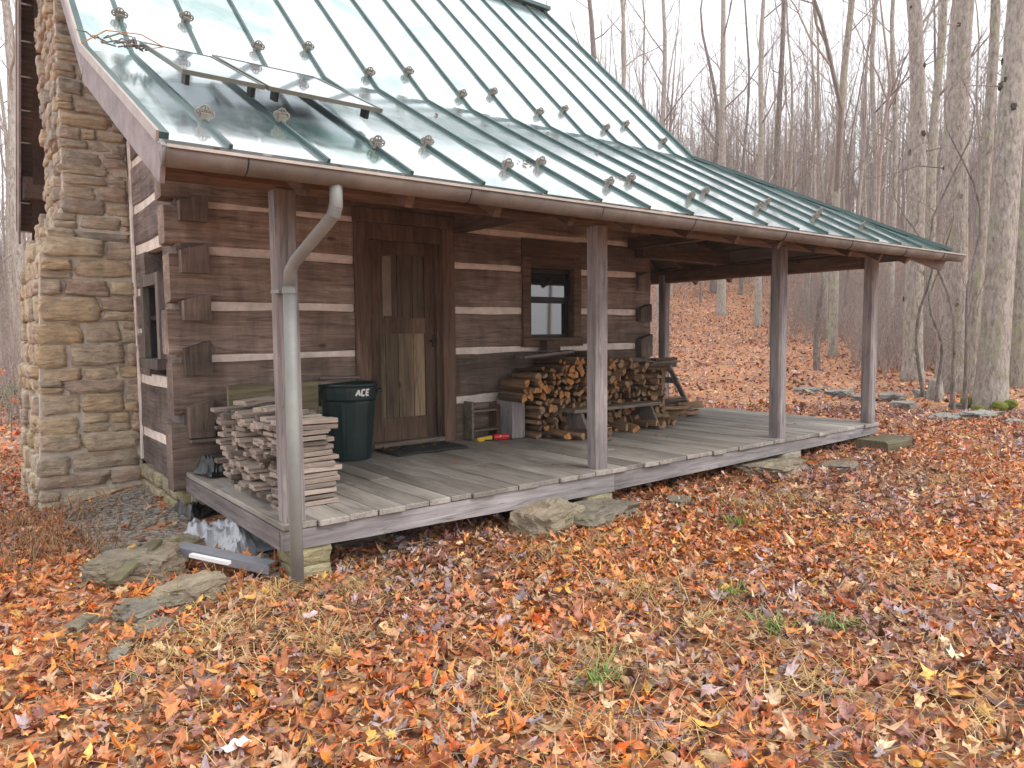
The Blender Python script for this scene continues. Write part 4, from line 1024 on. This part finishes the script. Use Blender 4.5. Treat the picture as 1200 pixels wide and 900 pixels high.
mo.build('moss', M['moss'], t1, smooth=True)
# thin dead side branches on the knotty trees
tp = []
for i in range(8):
    tr, br = tree_mb(h=13+i*1.1, r=.06+.009*i, seed=200+i, lean=(rnd(-.03, .03), rnd(-.03, .03)), first=.26+.05*(i % 3), nb=15, fork=i % 2 == 0, levels=3, kseg=7, twigs=1.05)
    t = lthing('bare_tree', 'bare grey forest tree', 'tree', (0, 0, 0), 0, 'bare forest trees'); tr.build('trunk', M[('bark1', 'bark3', 'bark2', 'bark1')[i % 4]], t, smooth=True); br.build('crown', M['twig'], t); tp.append([t, False])
random.seed(77); cnt = 0; spots = []
FLB = ['bare slender forest tree standing among many on the leafy hillside', 'bare forest tree in the wood behind the cabin roof', 'bare forest tree in the distant wood left of the chimney']
while cnt < 115:
    px = rnd(600, 1230) if cnt % 9 else rnd(-60, 60); dist = 17+53*rnd(0, 1)**.8
    if px < 100: dist = rnd(16, 60)
    if 775 < px < 1010 and dist < (36 if px < 905 else 24): continue
    if px > 1010 and dist < 20: continue
    p = on_ray(px, dist)
    if any((p-q).length < 1.3 for q in spots): continue
    if px < 700 and px > 100 and dist < 30: continue
    spots.append(p); pr = random.choice(tp)
    o = pr[0] if not pr[1] else copytree(pr[0]); pr[1] = True
    o.location = p; s_ = rnd(.7, 1.1); o.scale = (s_, s_, s_*rnd(.95, 1.1)); o.rotation_euler = (rnd(-.07, .07), rnd(-.07, .07), rnd(0, 6.28))
    k = 0 if px > 780 else 1 if px > 100 else 2
    o['label'] = FLB[k]; o['group'] = ['forest trees on the hillside', 'forest trees behind the roof', 'forest trees left of the chimney'][k]
    cnt += 1
# far wood: one mass of stems and twigs on the hill
fwd = MB(); random.seed(9); vs = []; fs = []
def stemf(p, h, r_, k=3, tw=6):
    q = p + Vector((rnd(-.4, .4), rnd(-.4, .4), h)); fwd.tube([p, p.lerp(q, .5)+rv(.15), q], [r_, r_*.7, r_*.25], k, None, False)
    for i in range(tw):
        a = p.lerp(q, rnd(.3, .95)); e = a + Vector((rnd(-1, 1), rnd(-1, 1), rnd(.5, 1.5)))*h*.12; c = e + Vector((rnd(-1, 1), rnd(-1, 1), rnd(.2, 1.5)))*h*.07
        fwd.tube([a, e, c], [r_*.3, r_*.2, r_*.1], 3, None, False)
for i in range(2300):
    px = rnd(560, 1260) if i % 7 else rnd(-80, 70); dist = rnd(48, 120); p = on_ray(px, dist); stemf(p, rnd(5, 12.5)*(1 if i % 5 else 1.25), rnd(.04, .1), 3, 9)
tag(fwd.build('far_wood', M['twig']), 'far off bare wood covering the hill', None, kind='stuff')
# trees of the yard edge behind the camera side, seen in the window panes and wet roof
for i in range(16):
    a = R(104+i*13+rnd(-4, 4)); d_ = rnd(12, 28); p = Vector((math.sin(a)*d_, -4+math.cos(a)*d_, 0)); p.z = ground(p.x, p.y)
    o = copytree(tp[i % 8][0]); o.location = p; o.scale = (1.2, 1.2, 1.1); o.rotation_euler = (0, 0, rnd(0, 6)); o['label'] = 'bare tree at the yard edge reflected in the window'; o['group'] = 'trees across the yard'
# brush
fwd = MB(); random.seed(19)
def brush(p, h, n=5):
    for j in range(n):
        q = p + Vector((rnd(-.35, .35)*h, rnd(-.35, .35)*h, h*rnd(.6, 1))); mdp = p.lerp(q, .5)+rv(.06*h); fwd.tube([p, mdp, q], [.006, .004, .0015], 3, None, False)
        for i in range(5):
            a = mdp.lerp(q, rnd(-.4, 1)); fwd.tube([a, a+Vector((rnd(-.3, .3), rnd(-.3, .3), rnd(0, .4)))*h*.6], [.003, .0012], 3, None, False)
for i in range(2600):
    px = rnd(560, 1240); dist = 15+55*rnd(0, 1)
    if 770 < px < 900 and dist < 36: continue
    if 900 <= px < 1000 and dist < 21+14*(1000-px)/100: continue
    if px > 1000 and dist < 16: continue
    s_ = 1 if dist < 30 else 1.7; p = on_ray(px, dist); brush(p, rnd(.8, 3.2)*s_, 4)
for i in range(1500):
    px = rnd(905, 1240); dist = 17+22*rnd(0, 1)
    if px < 1000 and dist < 24: continue
    brush(on_ray(px, dist), rnd(.7, 2.6), 4)
for i in range(260):
    p = on_ray(rnd(-60, 45), rnd(13, 50)); brush(p, rnd(.8, 3.5), 5)
tag(fwd.build('undergrowth', M['twig']), 'tangle of thin bare saplings and brush under the trees', None, kind='stuff')
# nearby leggy saplings in front of the big trees
for i, (px, dist, h, ln, lb) in enumerate([(1120, 11.0, 5.2, (-.07, .02), 'thin crooked sapling with twigs before the knotty tree'), (1134, 11.2, 5.5, (-.01, .01), 'dark thin sapling between the big grey trees'), (1085, 12.5, 4.5, (-.09, .05), 'thin sapling leaning left below the roof tip'), (958, 18., 4., (.0, 0), 'mossy footed sapling seen between the last two posts'), (1100, 12.2, 3.6, (.02, .0), 'upright whip like sapling near the stump')]):
    make_tree('sapling', lb, 'sapling', on_ray(px, dist), M['bark3'], 'thin saplings before the wood', h=h, r=.035 if i != 3 else .09, seed=300+i, lean=ln, first=.15, nb=12, levels=3, twigs=.8, kseg=7, flare=1.2)
random.seed(3)
# evergreen shrub left of the chimney
def leafclump(b, c, rad, n, s_, cols):
    for i in range(n):
        d = rv(1); d = d.normalized()*rad*rnd(.2, 1)**.5; p = Vector(c)+Vector((d.x, d.y, d.z*.7)); u = rv(1).normalized(); v = u.cross(rv(1)).normalized()
        q = rnd(.6, 1.3)*s_; k = len(b.v); b.v += [tuple(p-u*q), tuple(p+v*q*.45), tuple(p+u*q), tuple(p-v*q*.45)]; b.t += [.5]*4; b.f.append((k, k+1, k+2, k+3)); b.mi.append(0)
        c_ = random.choice(cols); b.col += [(*c_, 1)]*4
p = on_ray(12, 15.5); sh = lthing('evergreen_shrub', 'low green shrub beyond the chimney at the left edge', 'shrub', p)
b = MB()
for i in range(9): leafclump(b, (rnd(-.6, .6), rnd(-.6, .6), rnd(.2, .75)), .35, 130, .035, [(.08, .12, .04), (.12, .17, .06), (.16, .18, .07)])
b.build('foliage', M['straw'], sh); b = MB()
for i in range(6): b.tube([(0, 0, -.05), (rnd(-.4, .4), rnd(-.4, .4), rnd(.5, .8))], [.012, .005], 4)
b.build('stem', M['bark3'], sh)
p = on_ray(6, 13); sh = lthing('beech_sapling', 'sapling with clinging orange leaves at the left edge above the green shrub', 'sapling', p)
b = MB(); l_ = MB(); b.tube([(0, 0, 0), (.05, 0, .8), (0, .05, 1.7)], [.015, .01, .004], 5)
for i in range(9):
    z_ = .5+i*.1; a = i*2.4; e = Vector((math.cos(a)*.75, math.sin(a)*.75, z_+rnd(-.02, .1))); b.tube([(.04, 0, z_), e], [.005, .002], 3)
    for k_ in range(10): leafclump(l_, Vector((.04, 0, z_)).lerp(e, rnd(.3, 1)), .04, 2, .035, [(.6, .2, .08), (.5, .2, .1)])
b.build('stem', M['bark3'], sh); l_.build('foliage', M['straw'], sh)
# stump
p = on_ray(1098, 12.6); b = MB(); b.origin = tuple(p); b.tube([p+Vector((0, 0, -.2)), p+Vector((0, 0, .1)), p+Vector((.01, 0, .35)), p+Vector((.03, 0, .42))], [.2, .14, .11, .05], 9, .5)
tag(b.build('tree_stump', M['bark2'], smooth=True), 'short jagged stump beside the knotty tree', 'stump')

# ------------------------------------------------------------------ fallen leaves
def leaf_shape(kind):
    if kind == 0:   # maple
        o = [(0, -.5), (.12, -.25), (.42, -.38), (.3, -.1), (.55, .08), (.3, .12), (.32, .36), (.13, .24), (0, .6), (-.13, .24), (-.32, .36), (-.3, .12), (-.55, .08), (-.3, -.1), (-.42, -.38), (-.12, -.25)]
    elif kind == 1:  # oak
        o = [(0, -.6), (.08, -.35), (.22, -.3), (.14, -.12), (.32, 0), (.16, .14), (.24, .34), (.1, .4), (0, .6), (-.1, .4), (-.24, .34), (-.16, .14), (-.32, 0), (-.14, -.12), (-.22, -.3), (-.08, -.35)]
    else:
        o = [(0, -.55), (.16, -.3), (.24, 0), (.16, .3), (0, .55), (-.16, .3), (-.24, 0), (-.16, -.3)]
    return np.array(o)
PAL = np.array([(.6, .21, .075), (.72, .25, .05), (.6, .32, .16), (.42, .15, .08), (.34, .15, .12), (.36, .24, .23), (.46, .35, .36), (.66, .43, .22), (.76, .42, .1), (.55, .2, .09), (.74, .56, .36), (.19, .09, .05), (.52, .33, .2), (.78, .15, .025)])
PW = np.array([2.2, 1.1, 1.7, 1.9, 1.5, 1.4, 1.0, 1.1, .5, 2.0, .18, 1.2, 1.8, .3])
NH = 50; _nz = RNG.random((64, 64))
def blocked(x, y):
    return (x > .02) & (x < 7.16) & (y > -1.75) | ((x > -.9) & (x < 0) & (y > 1.6) & (y < 3.1))
def leaves(n, rmin, rmax, smin, smax, name, label, lod=0, amin=-50, amax=50, lift=.05, tilt=.45):
    th = np.radians(RNG.uniform(amin, amax, n)) + CYAW; rr = np.sqrt(RNG.uniform(rmin**2, rmax**2, n))
    X = CAM.x + rr*np.sin(th); Y = CAM.y + rr*np.cos(th)
    ok = ~blocked(X, Y); gravel = (X > -.75) & (X < .1) & (Y > -1.1) & (Y < 1.7); ok &= ~(gravel & (RNG.random(n) < .95)); 
    rk = (X > -1.1) & (X < -.1) & (Y > -2.2) & (Y < -1.1); ok &= ~(rk & (RNG.random(n) < .5))
    X, Y, rr = X[ok], Y[ok], rr[ok]; n = len(X)
    Z = np.array([ground(a, b_) for a, b_ in zip(X, Y)])
    nz = np.array([noise.noise(Vector((a*.55, b_*.55, 4))) for a, b_ in zip(X, Y)])
    nz2 = np.array([noise.noise(Vector((a*1.6, b_*1.6, 14))) for a, b_ in zip(X, Y)])
    allv = []; allf = []; cols = []; k = 0; lens = []
    kinds = RNG.choice(3, n, p=[.27, .33, .4]); S_ = smin+(smax-smin)*RNG.random(n)**1.5
    # palette choice biased by patch
    w = np.tile(PW, (n, 1)); warm = np.clip(nz*2+.25-.09*(X-2)+.3*((Y > -3.6) & (X < 4)), -1, 1)[:, None]
    w[:, [0, 1, 8, 13]] *= np.exp(1.3*warm); w[:, [5, 6, 4, 11]] *= np.exp(-1.1*warm); w /= w.sum(1, keepdims=True)
    cidx = (w.cumsum(1) > RNG.random((n, 1))).argmax(1); col = PAL[cidx]*RNG.uniform(.6, 1.2, (n, 1))
    for kd in (0, 1, 2):
        idx = np.where(kinds == kd)[0]; m_ = len(idx)
        if lod: o = np.array([(0, -.5), (.4, -.1), (.28, .4), (-.1, .5), (-.4, .1)])
        else: o = leaf_shape(kd)
        kk = len(o); rad = np.hypot(o[:, 0], o[:, 1])
        P = np.zeros((m_, kk+1, 3)); P[:, :kk, 0] = o[:, 0]; P[:, :kk, 1] = o[:, 1]
        P[:, :kk, :2] *= 1+RNG.uniform(-.42, .22, (m_, kk, 1)); P[:, :kk, 0] *= RNG.uniform(.45, 1.05, (m_, 1))
        cu = RNG.uniform(-.9, 1.5, (m_, 1))*np.where(RNG.random((m_, 1)) < .25, 2.2, 1); cv = RNG.uniform(-.9, 1.5, (m_, 1))
        P[:, :, 2] = cu*P[:, :, 0]**2 + cv*P[:, :, 1]**2 + RNG.uniform(-.11, .11, (m_, kk+1)) + .25*cu*np.abs(P[:, :, 0])
        P *= S_[idx][:, None, None]
        a = RNG.uniform(0, 2*np.pi, m_); tx = RNG.normal(0, tilt, m_); ty = RNG.normal(0, tilt, m_)
        def rot(P, i, j, a):
            c, s_ = np.cos(a)[:, None], np.sin(a)[:, None]; A, B = P[:, :, i].copy(), P[:, :, j].copy(); P[:, :, i] = c*A-s_*B; P[:, :, j] = s_*A+c*B
        rot(P, 1, 2, tx); rot(P, 0, 2, ty); rot(P, 0, 1, a)
        P[:, :, 0] += X[idx][:, None]; P[:, :, 1] += Y[idx][:, None]; P[:, :, 2] += (Z[idx]+RNG.uniform(.005, lift, m_))[:, None]
        base = k + np.arange(m_)[:, None, None]*(kk+1)
        tri = np.array([(i, (i+1) % kk, kk) for i in range(kk)])
        allf.append((base+tri[None]).reshape(-1, 3)); allv.append(P.reshape(-1, 3)); cols.append(np.repeat(col[idx], kk+1, 0)); k += m_*(kk+1)
    V = np.concatenate(allv).astype(np.float32); F = np.concatenate(allf).astype(np.int32); Cc = np.concatenate(cols)
    me = bpy.data.meshes.new(name); me.vertices.add(len(V)); me.vertices.foreach_set('co', V.ravel()); me.loops.add(F.size); me.loops.foreach_set('vertex_index', F.ravel())
    me.polygons.add(len(F)); me.polygons.foreach_set('loop_start', np.arange(0, F.size, 3, dtype=np.int32)); me.update(calc_edges=True)
    ca = me.color_attributes.new('Col', 'FLOAT_COLOR', 'POINT'); ca.data.foreach_set('color', np.concatenate([Cc, np.ones((len(Cc), 1))], 1).astype(np.float32).ravel())
    me.materials.append(M['leaf']); ob = bpy.data.objects.new(name, me); C.objects.link(ob); tag(ob, label, None, kind='stuff')
leaves(72000, 1.3, 13, .03, .115, 'fallen_leaves', 'wet orange, rust and purple brown leaves covering the yard')
leaves(20000, 1.3, 6.2, .025, .10, 'fallen_leaves', 'wet orange, rust and purple brown leaves thick in the foreground', lift=.05, tilt=.4)
leaves(85000, 13, 48, .06, .15, 'hillside_leaves', 'orange brown leaves covering the slope behind the cabin', lod=1)
# straw and grass
def strands(n, name, label, patches, palette, hmin, hmax, wd=.0016, flat=.5, mask=None):
    b = MB(); 
    for i in range(n):
        if patches:
            c = random.choice(patches); a = rnd(0, 6.28); r_ = abs(random.gauss(0, c[2])); x, y = c[0]+r_*math.cos(a), c[1]+r_*math.sin(a)
        else:
            th = CYAW+R(rnd(-42, 42)); rr = math.sqrt(rnd(1.7, 10)**2); x, y = CAM.x+rr*math.sin(th), CAM.y+rr*math.cos(th)
        if 0 < x < 7.15 and y > -1.9: continue
        if mask and noise.noise(Vector((x*.9, y*.9, 8))) < mask: continue
        h = rnd(hmin, hmax); a = rnd(0, 6.28); z = ground(x, y)+.03; L_ = h*rnd(.5, 1.3); e = rnd(.1, 1)*h*(1-flat)
        p0 = Vector((x, y, z)); p1 = p0+Vector((math.cos(a)*L_*.5, math.sin(a)*L_*.5, e*.8+.02)); p2 = p0+Vector((math.cos(a+.3)*L_, math.sin(a+.3)*L_, e*.6+.01))
        sdv = Vector((-math.sin(a), math.cos(a), 0))*wd; k = len(b.v)
        b.v += [tuple(p0-sdv), tuple(p0+sdv), tuple(p1-sdv), tuple(p1+sdv), tuple(p2)]; b.t += [.5]*5; b.f += [(k, k+1, k+3, k+2), (k+2, k+3, k+4)]; b.mi += [0, 0]
        c = random.choice(palette); s_ = rnd(.7, 1.2); b.col += [(c[0]*s_, c[1]*s_, c[2]*s_, 1)]*5
    return tag(b.build(name, M['straw']), label, None, kind='stuff')
sk_ = MB(); random.seed(31)
for i in range(420):
    th = CYAW+R(rnd(-42, 42)); rr = rnd(1.6, 11); x, y = CAM.x+rr*math.sin(th), CAM.y+rr*math.cos(th)
    if 0 < x < 7.2 and y > -1.9: continue
    a = rnd(0, 6.28); L_ = rnd(.06, .3); p = Vector((x, y, ground(x, y)+.03)); sk_.tube([p, p+Vector((math.cos(a)*L_*.5, math.sin(a)*L_*.5, rnd(0, .02))), p+Vector((math.cos(a+.2)*L_, math.sin(a+.2)*L_, rnd(0, .03)))], [.003, .0026, .0015], 4)
tag(sk_.build('litter_twigs', M['bark3']), 'little broken twigs lying in the leaves', None, kind='stuff')
strawp = [(.55, .36, .13), (.48, .28, .1), (.6, .45, .22), (.4, .3, .12)]
random.seed(21)
pts = [G(*q) for q in ((320, 700), (250, 760), (200, 780), (300, 740), (420, 700), (700, 640), (640, 660), (1000, 640), (880, 600), (820, 740), (1060, 690), (700, 790), (940, 820), (760, 700), (1100, 570), (930, 590), (600, 820), (380, 760), (1130, 850), (720, 860))]
strands(2800, 'dry_grass', 'flattened tan dry grass between the leaves', [(p.x, p.y, rnd(.2, .5)) for p in pts], strawp, .1, .3, .0016, .75)
strands(3800, 'loose_straw', 'loose tan straw scattered through the leaves', None, strawp, .08, .22, .0014, .9, mask=-.1)
pts = [G(*q) for q in ((60, 640), (40, 660), (90, 610), (20, 620), (110, 650))]
strands(560, 'dead_weeds', 'upright dead brown weeds left of the rock heap', [(p.x, p.y, .22) for p in pts], [(.32, .17, .08), (.45, .25, .11), (.24, .13, .07)], .1, .34, .0022, .1)
pts = [G(*q) for q in ((860, 705), (865, 620), (640, 595), (980, 745), (700, 812), (905, 745))]
strands(260, 'green_grass', 'small tufts of green grass among the leaves', [(p.x, p.y, .07) for p in pts], [(.12, .22, .04), (.2, .28, .07)], .05, .16, .003, .4)
# roof & gutter leaf bits, deck leaves
def bits(name, label, pts, s0=.03, s1=.06):
    b = MB()
    for p in pts:
        s_ = rnd(s0, s1); o = leaf_shape(random.choice((0, 1, 2))); a = rnd(0, 6.28); tx = rnd(-.5, .5); c = random.choice([(.5, .15, .05), (.3, .1, .05), (.45, .25, .1), (.2, .1, .07)])
        vs = []
        for (u, v) in list(o)+[(0, 0)]:
            x, y = u*math.cos(a)-v*math.sin(a), u*math.sin(a)+v*math.cos(a); vs.append(Vector(p)+Vector((x*s_, y*s_, (x*tx+.3*u*u)*s_+.006)))
        b.add(vs, [(i, (i+1) % len(o), len(o)) for i in range(len(o))], .5); b.col += [(*c, 1)]*len(vs)
    return tag(b.build(name, M['leaf']), label, None, kind='stuff')
bits('gutter_leaves', 'bits of rust coloured leaves lying in the gutter', [(x, -2.70+rnd(-.03, .03), 1.945) for x in [rnd(-.5, .6) for _ in range(8)]+[rnd(1.4, 3.4) for _ in range(50)]+[rnd(4.0, 4.2) for _ in range(8)]], .03, .06)
bits('roof_leaves', 'few rust leaf bits stuck on the wet metal roof', [tuple(lowpt(x, y, .004)) for x, y in [(rnd(.3, 3.6), rnd(-1.4, -.6)) for _ in range(10)]+[(1.97+rnd(-.15, .05), -2.0+rnd(-.1, .1)) for _ in range(10)]+[(3.0+rnd(-.12, .05), -2.0+rnd(-.1, .05)) for _ in range(6)]], .02, .05)
bits('deck_leaves', 'few curled leaves lying about on the deck', [(2.35, -1.7, .004), (2.42, -1.72, .004)]+[(rnd(.8, 6.8), rnd(-1.9, -.6), .004) for _ in range(22)]+[(rnd(1.7, 2.4), rnd(-.3, -.07), .022) for _ in range(40)]+[(rnd(3, 4.6), rnd(-1.4, -.9), .004) for _ in range(14)], .02, .06)
# white scrap of paper in the foreground
p = G(278, 893); sheet('paper_scrap', (p.x, p.y, p.z+.03), .09, .045, .03, M['white'], 'crumpled white scrap among the leaves at the bottom edge', 'paper scrap', .2, 8, 4)

for o in bpy.data.objects:
    if '_w' in o: del o['_w']
